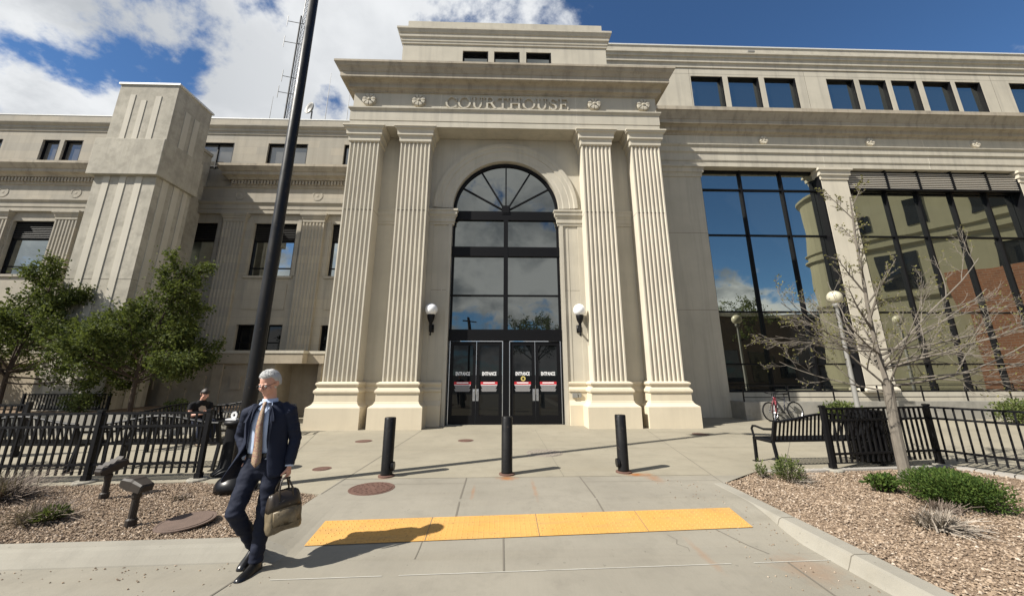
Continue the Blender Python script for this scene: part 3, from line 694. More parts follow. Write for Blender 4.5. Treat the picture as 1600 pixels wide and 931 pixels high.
def holed_wall(mb, x0, x1, z0, z1, y, holes, reveal=0.2):
    """wall face at y with real rectangular openings (x0,x1,z0,z1) and their reveals"""
    xs = sorted(set([x0, x1]+[h[0] for h in holes]+[h[1] for h in holes])); zs = sorted(set([z0, z1]+[h[2] for h in holes]+[h[3] for h in holes]))
    for i in range(len(xs)-1):
        for j in range(len(zs)-1):
            cx, cz = (xs[i]+xs[i+1])/2, (zs[j]+zs[j+1])/2
            if not (x0 < cx < x1 and z0 < cz < z1) or any(h[0] < cx < h[1] and h[2] < cz < h[3] for h in holes): continue
            mb.quad((xs[i], y, zs[j]), (xs[i+1], y, zs[j]), (xs[i+1], y, zs[j+1]), (xs[i], y, zs[j+1]))
    for a, b_, c, d in holes:
        mb.quad((a, y, c), (a, y, d), (a, y+reveal, d), (a, y+reveal, c)); mb.quad((b_, y, c), (b_, y+reveal, c), (b_, y+reveal, d), (b_, y, d))
        mb.quad((a, y, d), (b_, y, d), (b_, y+reveal, d), (a, y+reveal, d)); mb.quad((a, y, c), (a, y+reveal, c), (b_, y+reveal, c), (b_, y, c))
# upper block of the portal
b = MB(); b.box(-4.42, 4.30, 13.3, 18, 13.1, 15.62); b.quad((-4.42, 13.0, 13.1), (-4.42, 13.3, 13.1), (-4.42, 13.3, 15.62), (-4.42, 13.0, 15.62)); b.quad((4.30, 13.0, 13.1), (4.30, 13.3, 13.1), (4.30, 13.3, 15.62), (4.30, 13.0, 15.62))
RBW = ((-1.87, -0.78), (-0.53, 0.565), (0.84, 1.915))
b.holes = RBW; b.box(-4.27, 4.19, 13.02, 17.9, 16.0, 16.62)
holed_wall(b, -4.42, 4.30, 13.1, 15.62, 13.0, [(p_, q_, 14.40, 15.09) for p_, q_ in RBW], 0.25)
b.build('roof_block', M_precast, CH)
b = MB(); b.mould(-4.42, 4.30, 13.0, 18, [(0, 15.35), (0.04, 15.37), (0.05, 15.47), (0.07, 15.48), (0.08, 15.60), (0.13, 15.66), (0.14, 15.80), (0.17, 15.82), (0.22, 15.95), (0.24, 15.97), (0.24, 16.06), (0.0, 16.10)])
b.build('roof_block_cornice', M_precast, CH)
def window(parent, x0, x1, z0, z1, y, glass, fw=0.06, vs=(), hs=(), reveal=0.18, name='window', bw=0.05, blind=None):
    """frame (a part) with its glass (a sub-part) set back in a wall whose face is at y"""
    f = MB(); yy = y+reveal-0.06; d = 0.07
    lin = min(reveal-0.07, 0.13)
    f.box(x0, x0+fw, yy-lin*0.3, yy+d, z0, z1); f.box(x1-fw, x1, yy-lin, yy+d, z0, z1)
    f.box(x0+fw, x1-fw, yy+0.001, yy+d, z0, z0+fw); f.box(x0+fw, x1-fw, yy-lin*0.8, yy+d, z1-fw, z1)
    for v in vs: f.box(v-bw/2, v+bw/2, yy+0.003, yy+d, z0+fw, z1-fw)
    for h in hs: f.box(x0+fw, x1-fw, yy+0.005, yy+d, h-bw/2, h+bw/2)
    fo = f.build(name, M_bronze, parent)
    rp = random.Random(int(x0*100+z0)); o_ = [rp.uniform(-0.010, 0.010) for _ in range(3)]; o_.append(o_[0]-o_[1]+o_[2])
    p = MB(); p.quad((x0, yy+0.045+o_[0], z0), (x1, yy+0.045+o_[1], z0), (x1, yy+0.045+o_[2], z1), (x0, yy+0.045+o_[3], z1)); p.build('pane', glass, fo)
    return fo
for x0, x1 in RBW: window(CH, x0, x1, 14.40, 15.09, 13.0, M_gl_mid, 0.05, reveal=0.2)

# ---- entrance window and doors
gy = PY+0.20
f = MB()
f.box(-2.0, -1.93, gy-0.06, gy+0.04, 2.86, ZA); f.box(1.93, 2.0, gy-0.06, gy+0.04, 2.86, ZA)
for z0, z1, dd in ((2.80, 3.20, 0.09), (4.41, 4.47, 0.05), (5.93, 6.30, 0.085), (7.38, 7.74, 0.085)): f.box(-2.015, 2.015, gy-dd, gy+0.04, z0, z1)
f.box(-0.08, 0.08, gy-0.092, gy+0.04, 3.2, 7.38); f.box(-0.16, 0.16, gy-0.10, gy+0.03, 7.62, 7.98); f.box(-0.12, 0.12, gy-0.115, gy-0.09, 7.67, 7.92)
n = 48
for (ro, ri, d) in ((RA-0.005, RA-0.10, 0.07),):
    for i in range(n):
        a0, a1 = pi*i/n, pi*(i+1)/n
        P = [(ro*cos(a0), ro*sin(a0)), (ro*cos(a1), ro*sin(a1)), (ri*cos(a1), ri*sin(a1)), (ri*cos(a0), ri*sin(a0))]
        f.prism(P, lambda a, c: (a, gy-d, ZA+c-0.04), lambda a, c: (a, gy+0.04, ZA+c-0.04))
for k in range(1, 6):
    a = pi*k/6; f.bar((0.15*cos(a), gy-0.02, ZA+0.15*sin(a)-0.04), ((RA-0.05)*cos(a), gy-0.02, ZA-0.04+(RA-0.05)*sin(a)), 0.05, 0.06, up=(0, 1, 0))
ew = f.build('window', M_bronze, CH)
p = MB()
rpp = random.Random(5)
def pane(x0, x1, z0, z1, y=gy):
    o_ = [rpp.uniform(-0.007, 0.007) for _ in range(3)]; o_.append(o_[0]-o_[1]+o_[2])
    p.quad((x0, y+o_[0], z0), (x1, y+o_[1], z0), (x1, y+o_[2], z1), (x0, y+o_[3], z1))
for s in (-1, 1):
    for z0, z1 in ((3.2, 4.43), (4.45, 5.95), (6.28, 7.4)): pane(min(0.05*s, 1.95*s), max(0.05*s, 1.95*s), z0, z1)
V = [(0, gy, ZA-0.1)]+[(-1.98*cos(pi*i/n), gy, ZA-0.05+1.97*sin(pi*i/n)) for i in range(n+1)]
p.add(V, [(0, i, i+1) for i in range(1, n+1)]); p.build('pane', M_gl_mid, ew)
for x0, x1, xs in ((-2.0, -1.95, (-1.948,)), (-0.09, 0.13, (-0.10, 0.142)), (1.95, 2.0, (1.94,))):
    f = MB(); f.box(x0, x1, gy-0.075, gy+0.05, 0, 2.81); f.cm = 1
    for x in xs: f.box(x-0.012, x+0.012, gy-0.085, gy-0.07, 0.02, 2.79)
    f.build('door_frame', [M_bronze, M_steel], CH)
for k, (x0, x1, hs) in enumerate(((-1.935, -1.025, 1), (-1.015, -0.115, -1), (0.157, 1.035, 1), (1.045, 1.925, -1))):
    d = MB(); yd = gy-0.05
    st = 0.115
    d.box(x0, x0+st, yd, yd+0.05, 0.02, 2.78); d.box(x1-st, x1, yd, yd+0.05, 0.02, 2.78)
    d.box(x0+st, x1-st, yd+0.001, yd+0.05, 0.02, 0.30); d.box(x0+st, x1-st, yd+0.001, yd+0.05, 2.64, 2.78)
    do = d.build('door', M_bronze, CH)
    q = MB(); q.quad((x0+st, yd+0.025, 0.30), (x1-st, yd+0.025, 0.30), (x1-st, yd+0.025, 2.64), (x0+st, yd+0.025, 2.64)); q.build('pane', M_gl_dark, do)
    hx = (x1-0.055) if hs > 0 else (x0+0.055)
    q = MB(); q.box(hx-0.042, hx+0.042, yd-0.006, yd, 0.77, 1.16); q.tube([(hx, yd-0.004, 0.83), (hx, yd-0.05, 0.85), (hx, yd-0.05, 1.08), (hx, yd-0.004, 1.10)], 0.011, 8); q.build('handle', M_steel, do)
    cx = (x0+x1)/2
    text_obj('door_lettering', 'ENTRANCE', 0.165, M_white, do, (cx, yd+0.018, 1.665), 0.49, 0.006)
    q = MB(); ys = yd+0.019
    q.box(cx-0.29, cx+0.29, ys, ys+0.003, 1.30, 1.40)
    q.cm = 1; q.box(cx-0.20, cx+0.20, ys-0.002, ys, 1.345, 1.385); q.box(cx-0.28, cx+0.28, ys-0.002, ys, 1.285, 1.305)
    q.cm = 2
    for i in range(7):
        w_ = 0.27-0.012*((i*5) % 4); q.box(cx-w_, cx+w_, ys, ys+0.003, 1.252-i*0.029, 1.272-i*0.029)
    q.build('notice', [M_red, M_white, M_greyp], do)
    if k == 2:
        q = MB(); n2 = 20; V = [(cx+0.02+0.085*cos(2*pi*i/n2), ys, 1.505+0.085*sin(2*pi*i/n2)) for i in range(n2)]
        q.add(V, [tuple(range(n2))]); q.cm = 1
        V = [(cx+0.02+0.045*cos(2*pi*i/5+pi/2)*(1 if i % 2 == 0 else 1), ys-0.002, 1.505+0.045*sin(2*pi*i/5+pi/2)) for i in range(5)]
        q.add(V, [tuple(range(5))]); q.build('badge', [M_gold, M_bronze], do)
b = MB(); b.box(2.26, 2.43, PY-0.16, PY-0.08, 0.88, 1.03); b.box(2.47, 2.56, PY-0.15, PY-0.08, 0.89, 1.03); b.build('access_panel', M_galv, CH)

# ---- right wing
WY = 15.0
WP = [9.10, 14.72, 15.95, 24.3, 25.55, 33.0, 34.2, 45]
m = MB()
m.box(5.8, 8.95, WY, 18, 0, 11.0)
m.box(5.8, 8.97, WY-0.03, 15.2, 0, 0.77)
m.cm = 1
for z in (4.26, 7.69): m.box(5.9, 8.953, WY-0.0015, WY+0.05, z, z+0.014)
m.cm = 0
m.box(8.9, 46, WY+0.25, 18, 0, 0.93)                        # base under the glass
m.box(5.8, 46, WY+0.02, 18, 11.0, 13.4)
aw = [(9.12, 10.72), (10.98, 12.55), (12.82, 14.42), (15.99, 17.42), (17.67, 19.07), (19.33, 20.66), (20.96, 22.44), (22.66, 24.0), (25.5, 27.0), (27.3, 28.8), (29.1, 30.6)]
holed_wall(m, 4.3, 46, 13.5, 16.42, WY, [(a, b_, 14.10, 15.98) for a, b_ in aw], 0.30)
m.box(4.3, 46, WY+0.02, 18, 16.4, 17.76)
m.cm = 1
for x in (9.06, 14.9, 24.6): m.box(x-0.007, x+0.007, WY-0.0015, WY+0.01, 13.4, 16.4)
m.box(4.4, 46, WY-0.0012, WY+0.01, 16.10, 16.112)
m.build('wall', [M_wingst, M_joint], CH)
for a, b_ in aw: window(CH, a, b_, 14.10, 15.98, WY, M_gl_wing, 0.055, reveal=0.19)
b = MB(); b.mould(5.7, 46, WY, 18, [(0.02, 10.985), (0.02, 11.22), (0.05, 11.25), (0.05, 11.27), (0.06, 11.28), (0.06, 11.62), (0.075, 11.64), (0.11, 11.68), (0.12, 11.69), (0.12, 11.93), (0.15, 11.96), (0.19, 12.02), (0.19, 12.06), (0.05, 12.07), (0.03, 12.09), (0.03, 12.60)], False, False)
b.build('entablature', M_wingst, CH)
b = MB(); b.mould(5.7, 46, WY, 18, [(0.03, 12.59), (0.07, 12.60), (0.07, 12.66), (0.09, 12.68), (0.16, 12.72), (0.20, 12.73), (0.20, 12.88), (0.21, 12.89), (0.24, 12.93), (0.30, 12.96), (0.40, 12.97), (0.41, 12.98), (0.41, 13.17), (0.43, 13.18), (0.46, 13.25), (0.54, 13.38), (0.60, 13.48), (0.62, 13.50), (0.65, 13.51), (0.65, 13.69), (0.0, 13.74)], False, False)
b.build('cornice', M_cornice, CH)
seam([(0.02, 11.0), (0.02, 11.22), (0.05, 11.25), (0.06, 11.28), (0.06, 11.62), (0.11, 11.68), (0.12, 11.93), (0.19, 12.02), (0.19, 12.06), (0.03, 12.09), (0.03, 12.58)], (9.0, 14.9, 20.0, 24.9), WY, CH)
b = MB(); b.mould(4.1, 46, WY, 18, [(0.0, 16.44), (0.04, 16.45), (0.04, 16.515), (0.045, 16.62), (0.065, 16.68), (0.115, 16.70), (0.12, 16.705), (0.12, 16.765), (0.125, 16.87), (0.145, 16.93), (0.195, 16.95), (0.20, 16.955), (0.20, 17.015), (0.21, 17.07), (0.25, 17.10), (0.27, 17.11), (0.27, 17.18), (0.05, 17.20)], False, False)
b.build('attic_cornice', M_wingst, CH)
b = MB(); b.box(4.1, 46, WY-0.03, 18.1, 17.76, 17.82); b.build('coping', M_coping, CH)
b = MB(); b.box(12.2, 12.55, WY-0.10, WY+0.02, 17.42, 17.50); b.build('roof_scupper', M_galv, CH)
for x in (12.16, 17.34, 22.55, 27.8, 33.0): rosette(x, WY-0.03, 12.36, 0.20, 'rosette', M_coping if False else M_pier, CH, 6)
WCAP = [(0.0, 10.42), (0.04, 10.44), (0.045, 10.50), (0.05, 10.57), (0.07, 10.62), (0.11, 10.64), (0.11, 10.71), (0.115, 10.79), (0.14, 10.85), (0.19, 10.87), (0.19, 10.975), (0, 10.976)]
b = MB(); b.mould(5.8, 8.95, WY, 15.3, WCAP, False, True); b.build('pilaster_capital', M_wingst, CH)
for a, b_ in ((14.70, 15.95), (24.35, 25.6), (33.2, 34.4)):
    q = MB(); q.box(a, b_, 15.08, 15.9, 0.9, 10.98); po = q.build('wing_pilaster', M_pier, CH)
    q = MB(); q.mould(a, b_, 15.08, 15.6, WCAP); q.build('capital', M_pier, po)
    q = MB(); q.mould(a, b_, 15.08, 15.6, [(0.08, 0.935), (0.08, 1.05), (0.03, 1.12), (0, 1.2)]); q.build('base', M_pier, po)
GY = 15.40
def curtain(x0, x1, vs, hs, louver=None):
    f = MB()
    for v in [x0+0.04]+list(vs)+[x1-0.04]: f.box(v-0.04, v+0.04, GY-0.10, GY+0.05, 0.93, 11.0)
    for h in hs: f.box(x0, x1, GY-0.06, GY+0.05, h-0.035, h+0.035)
    f.box(x0, x1, GY-0.07, GY+0.05, 10.86, 11.02); f.box(x0, x1, GY-0.07, GY+0.05, 0.931, 1.0)
    f.box(x1-0.10, x1-0.002, GY-0.30, GY-0.10, 0.94, 10.97); f.box(x0+0.002, x0+0.07, GY-0.30, GY-0.10, 0.94, 10.97)
    fo = f.build('window', M_bronze, CH)
    p = MB(); rp = random.Random(int(x0*10)); vx = [x0]+list(vs)+[x1]; hz = sorted([0.93, 11.0]+list(hs))
    for xa, xb in zip(vx, vx[1:]):
        for za, zb in zip(hz, hz[1:]):
            o_ = [rp.uniform(-0.007, 0.007) for _ in range(3)]; o_.append(o_[0]-o_[1]+o_[2])
            p.quad((xa, GY+o_[0], za), (xb, GY+o_[1], za), (xb, GY+o_[2], zb), (xa, GY+o_[3], zb))
    p.build('pane', M_gl_wing, fo)
    if louver:
        q = MB(); z0, z1 = louver; n = 9
        for i in range(n):
            z = z0+0.03+(z1-z0-0.06)*i/(n-1); q.box(x0+0.01, x1-0.11, GY-0.27, GY-0.20, z-0.017, z+0.017)
        q.cm = 1; q.box(x0+0.01, x1-0.11, GY-0.19, GY-0.18, z0-0.03, z1+0.1)
        for v in list(vs): q.box(v-0.045, v+0.045, GY-0.30, GY-0.18, z0-0.05, z1+0.12)
        q.box(x0+0.01, x1-0.11, GY-0.30, GY-0.18, z0-0.09, z0-0.03)
        q.build('louver', [mat_louv, M_bronze], fo)
mat_louv = mat_plain('louver_blade', (0.42, 0.39, 0.34), 0.5)
curtain(8.95, 14.72, (11.02, 12.97), (10.0, 7.75, 4.25, 2.05))
curtain(15.93, 24.37, (17.9, 19.45, 21.1, 22.82), (10.02, 7.75, 4.25, 2.05), (10.06, 10.86))
curtain(25.6, 33.2, (27.2, 28.8, 30.4, 32.0), (10.02, 7.75, 4.25, 2.05), (10.06, 10.86))

# low ledge and ramp railing in front of the wing
LG = thing('ramp_wall', 'low weathered concrete ramp wall below the glass wing', 'wall', (9, 14.1, 0))
b = MB(); b.box(8.92, 32, 14.1, 14.35, 0, 0.64); b.box(8.922, 9.2, 14.35, 14.97, 0, 0.638); b.build('wall', M_ledge, LG)
b = MB(); b.box(9.2, 32, 14.36, 15.2, 0.0, 0.40); b.build('ramp_slab', M_ledge, LG)
RL = thing('ramp_railing', 'thin dark ramp railing standing on the low concrete wall', 'railing', (9, 14.2, 0.64))
b = MB()
for z in (0.80, 1.0, 1.22): b.bar((9.0, 14.22, z), (31, 14.22, z), 0.028)
b.bar((9.0, 14.22, 1.22), (9.0, 14.9, 1.22), 0.028); b.bar((9.0, 14.22, 1.0), (9.0, 14.9, 1.0), 0.028)
b.build('rail', M_blackmat, RL)
for i in range(13):
    b = MB(); x = 9.0+1.75*i; b.box(x-0.018, x+0.018, 14.202, 14.238, 0.64, 1.22); b.build('post', M_blackmat, RL)

# wall lamps beside the entrance
for s, lab in ((-1, 'black bracket lamp with white globe, left of the entrance doors'), (1, 'black bracket lamp with white globe, right of the entrance doors')):
    x = 2.58*s; y = PY-0.33
    t = thing('wall_lamp', lab, 'lamp', (x, PY-0.03, 3.3), group='globe lamps flanking the entrance')
    b = MB(); b.box(x-0.065, x+0.065, PY-0.07, PY-0.005, 3.08, 3.34); b.tube([(x, PY-0.06, 3.16), (x, y+0.08, 3.10), (x, y, 3.16), (x, y, 3.40)], [0.035, 0.03, 0.035, 0.04], 10)
    b.lathe([(0.001, 2.93), (0.03, 2.95), (0.035, 2.99), (0.02, 3.02), (0.05, 3.08), (0.045, 3.15), (0.055, 3.25), (0.05, 3.36), (0.085, 3.42), (0.12, 3.52), (0.135, 3.62), (0.13, 3.66)], 16, (x, y, 0))
    b.build('bracket', M_blackmat, t, smooth=True)
    b = MB(); b.sphere((x, y, 3.83), 0.215, 24, 14); b.build('globe', M_globe, t, smooth=True)

# ------------------------------------------------------------------ older stone wing on the left
OW = thing('stone_wing', 'older grey limestone wing with fluted pilasters, rosettes and toothed cornice, left of the portal', 'building', (-18, 17, 0))
OY = 17.0
m = MB()
mid = [(-31.0, -28.9), (-27.2, -25.1), (-23.4, -21.4), (-19.65, -17.6), (-15.9, -13.87), (-12.12, -10.1), (-8.40, -6.30)]
low = [(-12.15, -10.1, 2.3, 3.85), (-15.9, -13.87, 2.3, 3.85), (-8.38, -6.30, 0.6, 3.83)]
upw = [(-29.6, -28.7), (-26.3, -25.40), (-23.46, -22.60), (-22.40, -21.46), (-19.6, -18.7), (-15.75, -13.92), (-12.22, -10.2), (-8.35, -6.30)]
holed_wall(m, -42, -5.8, 0, 11.0, OY, [(a, b_, 6.13, 8.77) for a, b_ in mid]+low, 0.28)
holed_wall(m, -42, -5.8, 10.9, 13.75, OY+0.12, [(a, b_, 11.72, 13.24) for a, b_ in upw], 0.22)
m.box(-42, -5.8, OY+0.6, 26, 0, 14.3)
m.cm = 1
for a, b_ in mid:
    m.box(a+0.05, b_-0.05, OY-0.035, OY+0.02, 4.55, 5.75)
    m.box(a-0.12, b_+0.12, OY-0.07, OY+0.03, 6.02, 6.13)
    for x in (a-0.22, b_+0.06): m.box(x, x+0.16, OY-0.03, OY+0.02, 6.14, 8.95)
m.build('wall', [M_limestone, M_limestone], OW)
for a, b_ in mid:
    fo = window(OW, a, b_, 6.13, 8.77, OY, M_gl_old, 0.05, (), (6.56, 7.90), 0.24)
    q = MB()
    for i in range(9):
        z = 7.96+i*0.088; q.add([(a+0.05, OY+0.10, z), (b_-0.05, OY+0.10, z), (b_-0.05, OY+0.17, z+0.07), (a+0.05, OY+0.17, z+0.07)], [(0, 1, 2, 3)])
    q.box(a+0.05, b_-0.05, OY+0.175, OY+0.2, 7.93, 8.75); q.build('louver', M_louver, fo)
for a, b_, c, d in low: window(OW, a, b_, c, d, OY, M_gl_dark, 0.05, (), (3.05,), 0.24)
for a, b_ in upw: window(OW, a, b_, 11.72, 13.24, OY+0.12, M_gl_blind, 0.05, ((a+b_)/2,) if b_-a > 1.5 else (), (11.98,) if b_-a > 1.5 else (), 0.2)
for x0 in (-28.25, -24.5, -21.3, -17.25, -13.50, -9.74):
    x1 = x0+1.0
    q = MB(); P = flute_front(x0, x1, OY-0.16, 6, 0.04, 6, 0.4)+[(x1, OY+0.02), (x0, OY+0.02)]
    q.prism(P, lambda a, c: (a, c, 1.5), lambda a, c: (a, c, 8.80)); po = q.build('pilaster', M_limestone, OW)
    q = MB(); q.mould(x0, x1, OY-0.16, OY+0.02, [(0, 8.78), (0.02, 8.80), (0.02, 8.93), (0.05, 8.95), (0.06, 9.03), (0.09, 9.06), (0.10, 9.10), (0.13, 9.12), (0.13, 9.21), (0, 9.215)])
    for i in range(14): q.box(x0+0.02+i*0.07, x0+0.055+i*0.07, OY-0.215, OY-0.15, 8.955, 9.02)
    q.build('capital', M_limestone, po)
b = MB(); b.mould(-42, -5.85, OY, 18, [(0.14, 9.22), (0.14, 9.42), (0.17, 9.44), (0.17, 9.66), (0.19, 9.68), (0.25, 9.76), (0.25, 9.84), (0.10, 9.86), (0.10, 10.58), (0.16, 10.60)], False, False); b.build('entablature', M_limestone, OW)
for x in (-27.75, -24.2, -20.8, -13.0, -9.26): 
    q = MB(); n = 24; V = []
    for r, o in ((0.26, 0.0), (0.26, -0.016), (0.20, -0.018), (0.18, -0.006), (0.07, -0.006), (0.05, -0.016), (0.0, -0.016)):
        for k in range(n):
            a = 2*pi*k/n; rr = r*(1-0.10*(1 if 0.15 < r < 0.22 and k % 3 == 0 else 0)); V.append((x+rr*sin(a), OY-0.10+o, 10.21+rr*cos(a)))
    q.add(V, [(i*n+k, i*n+(k+1) % n, (i+1)*n+(k+1) % n, (i+1)*n+k) for i in range(6) for k in range(n)])
    q.build('rosette', M_limestone, OW)
for x0, x1 in ((-42, -17.0), (-13.45, -5.85)):
    b = MB(); b.mould(x0, x1, OY-0.10, 17.5, [(0.0, 10.59), (0.05, 10.60), (0.05, 10.68), (0.06, 10.69), (0.06, 10.95), (0.16, 10.97), (0.18, 11.03), (0.24, 11.08), (0.36, 11.12), (0.37, 11.13), (0.37, 11.28), (0.41, 11.30), (0.52, 11.46), (0.55, 11.50), (0.55, 11.62), (0.0, 11.66)], True, False)
    nd = int((x1-x0)/0.155)
    for i in range(nd): b.box(x0+0.03+i*0.155, x0+0.03+i*0.155+0.085, OY-0.25, OY-0.155, 10.73, 10.93)
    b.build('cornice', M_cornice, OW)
b = MB(); b.mould(-42, -5.6, OY+0.12, 18, [(0.0, 13.70), (0.04, 13.72), (0.05, 13.86), (0.09, 13.88), (0.10, 14.0), (0.16, 14.05), (0.22, 14.13), (0.22, 14.20), (0.06, 14.22), (0.05, 14.62)], False, False); b.build('roof_cornice', M_limestone, OW)
b = MB(); b.box(-42, -5.6, OY+0.05, 18.4, 14.62, 14.67); b.build('coping', M_coping, OW)

# concrete stair tower
TW = thing('concrete_tower', 'weathered concrete stair tower with ribbed faces and projecting collar', 'tower', (-14.5, 13.8, 0))
b = MB(); b.box(-15.66, -13.36, 13.10, 14.70, 0, 9.05); b.box(-15.54, -13.25, 13.0, 14.72, 10.4, 13.02); b.box(-15.45, -14.82, 14.7, 17.0, 0, 12.3)
b.cm = 1; b.box(-15.5, -14.76, 14.85, 17.0, 12.3, 12.45)
b.build('shaft', [M_tower, M_tower], TW)
b = MB(); b.box(-15.85, -13.22, 12.93, 14.82, 9.0, 10.53); b.build('collar', M_tower, TW, bevel=0.02)
b = MB(); b.box(-15.60, -13.19, 12.95, 14.78, 13.02, 13.10); b.build('coping', M_coping, TW)
b = MB()
for x0, x1 in ((-15.30, -15.06), (-14.70, -14.46), (-14.10, -13.86)): b.box(x0, x1, 13.078, 13.2, 0.3, 8.999)
for x0, x1, zt in ((-15.05, -14.85, 12.55), (-14.58, -14.38, 12.3), (-14.05, -13.83, 12.5)): b.box(x0, x1, 12.982, 13.1, 10.531, zt)
for y0, y1 in ((13.35, 13.6), (13.85, 14.1), (14.3, 14.5)): b.box(-13.5, -13.33, y0, y1, 0.3, 8.999)
for y0, y1 in ((13.5, 13.75), (13.95, 14.2)): b.box(-13.4, -13.222, y0, y1, 10.531, 12.2)
b.build('rib', M_towerrib, TW)
q = MB()
for z in (4.95, 2.2): q.box(-15.664, -13.357, 13.096, 14.6, z, z+0.015)
q.build('joint', M_joint, TW)

# low annex with flat roof in front of the stone wing
AX = thing('concrete_annex', 'low tan concrete annex with flat roof slab, raised panels and dark recess', 'building', (-13, 15.5, 0))
b = MB(); b.box(-20, -9.02, 15.06, 16.9, 0, 2.075); b.box(-9.02, -7.55, 16.3, 16.9, 0, 2.075); b.box(-7.55, -7.42, 15.5, 16.9, 0, 2.075)
b.build('wall', M_annex, AX)
b = MB(); b.box(-20.2, -7.96, 14.96, 16.95, 2.07, 2.46); b.box(-7.96, -7.30, 15.35, 16.95, 2.07, 2.46); b.cm = 1
b.box(-20.23, -7.93, 14.93, 16.95, 2.461, 2.57); b.box(-7.93, -7.27, 15.32, 16.95, 2.461, 2.57)
b.build('roof_slab', [M_annex, M_precast], AX)
for x0, x1, z0, z1 in ((-11.98, -11.58, 1.10, 1.60), (-11.36, -10.98, 0.3, 2.05), (-10.62, -10.24, 1.10, 1.60), (-12.64, -12.24, 0.55, 1.12), (-13.2, -12.85, 0.3, 2.05), (-13.9, -13.5, 1.10, 1.6), (-14.5, -14.1, 0.5, 1.12), (-9.9, -9.5, 0.4, 1.0)):
    b = MB(); b.box(x0, x1, 15.0, 15.1, z0, z1); b.build('raised_panel', M_annex, AX)
# planter wall with railing behind
PW = thing('planter_wall', 'low grey concrete planter wall under the two leafy trees', 'wall', (-14, 11.5, 0))
b = MB(); b.box(-24, -8.0, 11.4, 11.65, 0, 0.56); b.box(-8.25, -8.0, 11.65, 14.9, 0, 0.56); b.build('wall', M_ledge, PW)
b = MB(); b.box(-24, -8.25, 11.65, 15.0, 0, 0.50); tag(b.build('planter_soil', M_soil), kind='structure')
def picket_panel(p, q, zb, zt, rails, sp, pw, name, parent, mat=None, rw=0.035):
    b = MB(); p = Vector((*p, 0)); q = Vector((*q, 0)); L = (q-p).length; d = (q-p)/L; up = Vector((0, 0, 1)); r = Vector((-d.y, d.x, 0))
    for z in rails: b.obox((p+q)/2+up*z, d, r, up, L/2, rw/2, rw/2)
    n = int(L/sp)
    for i in range(n):
        c = p+d*(sp*(i+0.5)+ (L-n*sp)/2); b.obox(c+up*((zb+zt)/2), d, r, up, pw/2, pw/2, (zt-zb)/2)
    return b.build(name, mat or M_blackmat, parent)
RR = thing('railing', 'distant black picket railing behind the planter wall, before the tower foot', 'railing', (-14.3, 12.9, 0.5))
picket_panel((-15.6, 12.9), (-12.9, 12.9), 0.55, 1.03, (0.58, 1.03), 0.10, 0.022, 'panel', RR)
for x in (-15.6, -12.9):
    b = MB(); b.box(x-0.03, x+0.03, 12.87, 12.93, 0.5, 1.06); b.build('post', M_blackmat, RR)

# ------------------------------------------------------------------ roof equipment
MT = thing('radio_mast', 'tall lattice radio mast with dipole antennas on the roof', 'mast', (-15.1, 22, 14.3))
b = MB(); mx_, my_ = -14.60, 22.0
legs = [(mx_+0.15*cos(a), my_+0.15*sin(a)) for a in (rad(90), rad(210), rad(330))]
for x, y in legs: b.tube([(x, y, 14.3), (x, y, 40)], 0.022, 5)
z = 14.6
while z < 40:
    for i in range(3):
        (xa, ya), (xb, yb) = legs[i], legs[(i+1) % 3]; b.tube([(xa, ya, z), (xb, yb, z+0.5)], 0.014, 4, False); b.tube([(xa, ya, z+0.5), (xb, yb, z+0.5)], 0.011, 4, False)
    z += 0.5
b.build('lattice', M_louver, MT)
b = MB(); b.tube([(mx_-0.25, my_-0.1, 14.3), (mx_-0.25, my_-0.1, 27)], 0.06, 6); b.build('cable', M_blackmat, MT)
for z, s, L in ((20.4, -1, 0.9), (24.6, -1, 1.1), (26.4, -1, 1.1), (29.0, -1, 1.3), (21.7, -1, .8)):
    b = MB(); b.tube([(mx_, my_, z), (mx_+s*L, my_-0.2, z+0.02)], 0.022, 5); b.tube([(mx_+s*L, my_-0.2, z-0.45), (mx_+s*L, my_-0.2, z+0.5)], 0.02, 5); b.build('dipole', M_louver, MT)
DS = thing('dish_antenna', 'small round dish antenna on the stone wing roof', 'antenna', (-12.6, 21, 14.3))
b = MB(); b.tube([(-12.55, 21, 14.3), (-12.55, 21, 18.3)], 0.05, 6); b.tube([(-12.7, 21, 14.3), (-12.55, 21, 17.9)], 0.03, 5); b.build('mount', M_galv, DS)
b = MB(); R = []
ax = Vector((-0.5, -0.85, 0.1)).normalized(); uu = ax.cross(Vector((0, 0, 1))).normalized(); ww = uu.cross(ax); cc = Vector((-12.6, 20.85, 18.35))
for rr_, o in ((0.02, -0.12), (0.2, -0.09), (0.34, -0.02), (0.42, 0.06), (0.42, 0.10), (0.34, 0.02), (0.2, -0.05), (0.02, -0.08)):
    R.append([cc+ax*o+uu*(rr_*cos(2*pi*k/20))+ww*(rr_*sin(2*pi*k/20)) for k in range(20)])
b.rings(R); b.build('dish', M_galv, DS, smooth=True)
for i, (x, z0, z1, lab) in enumerate(((-12.2, 14.3, 22.2, 'thin whip antenna beside the dish on the roof'), (-10.75, 14.3, 21.6, 'short dark whip antenna nearest the portal cornice'), (-15.9, 14.3, 20.2, 'short whip antenna left of the lattice mast'))):
    b = MB(); b.tube([(x, 22, z0), (x, 22, z0+2), (x, 22, z1)], [0.035, 0.025, 0.012], 5)
    b.tube([(x, 22, z0), (x, 22, z0+0.6)], 0.05, 6)
    o = b.build('whip_antenna', M_louver); tag(o, lab, 'antenna', 'whip antennas on the roof')

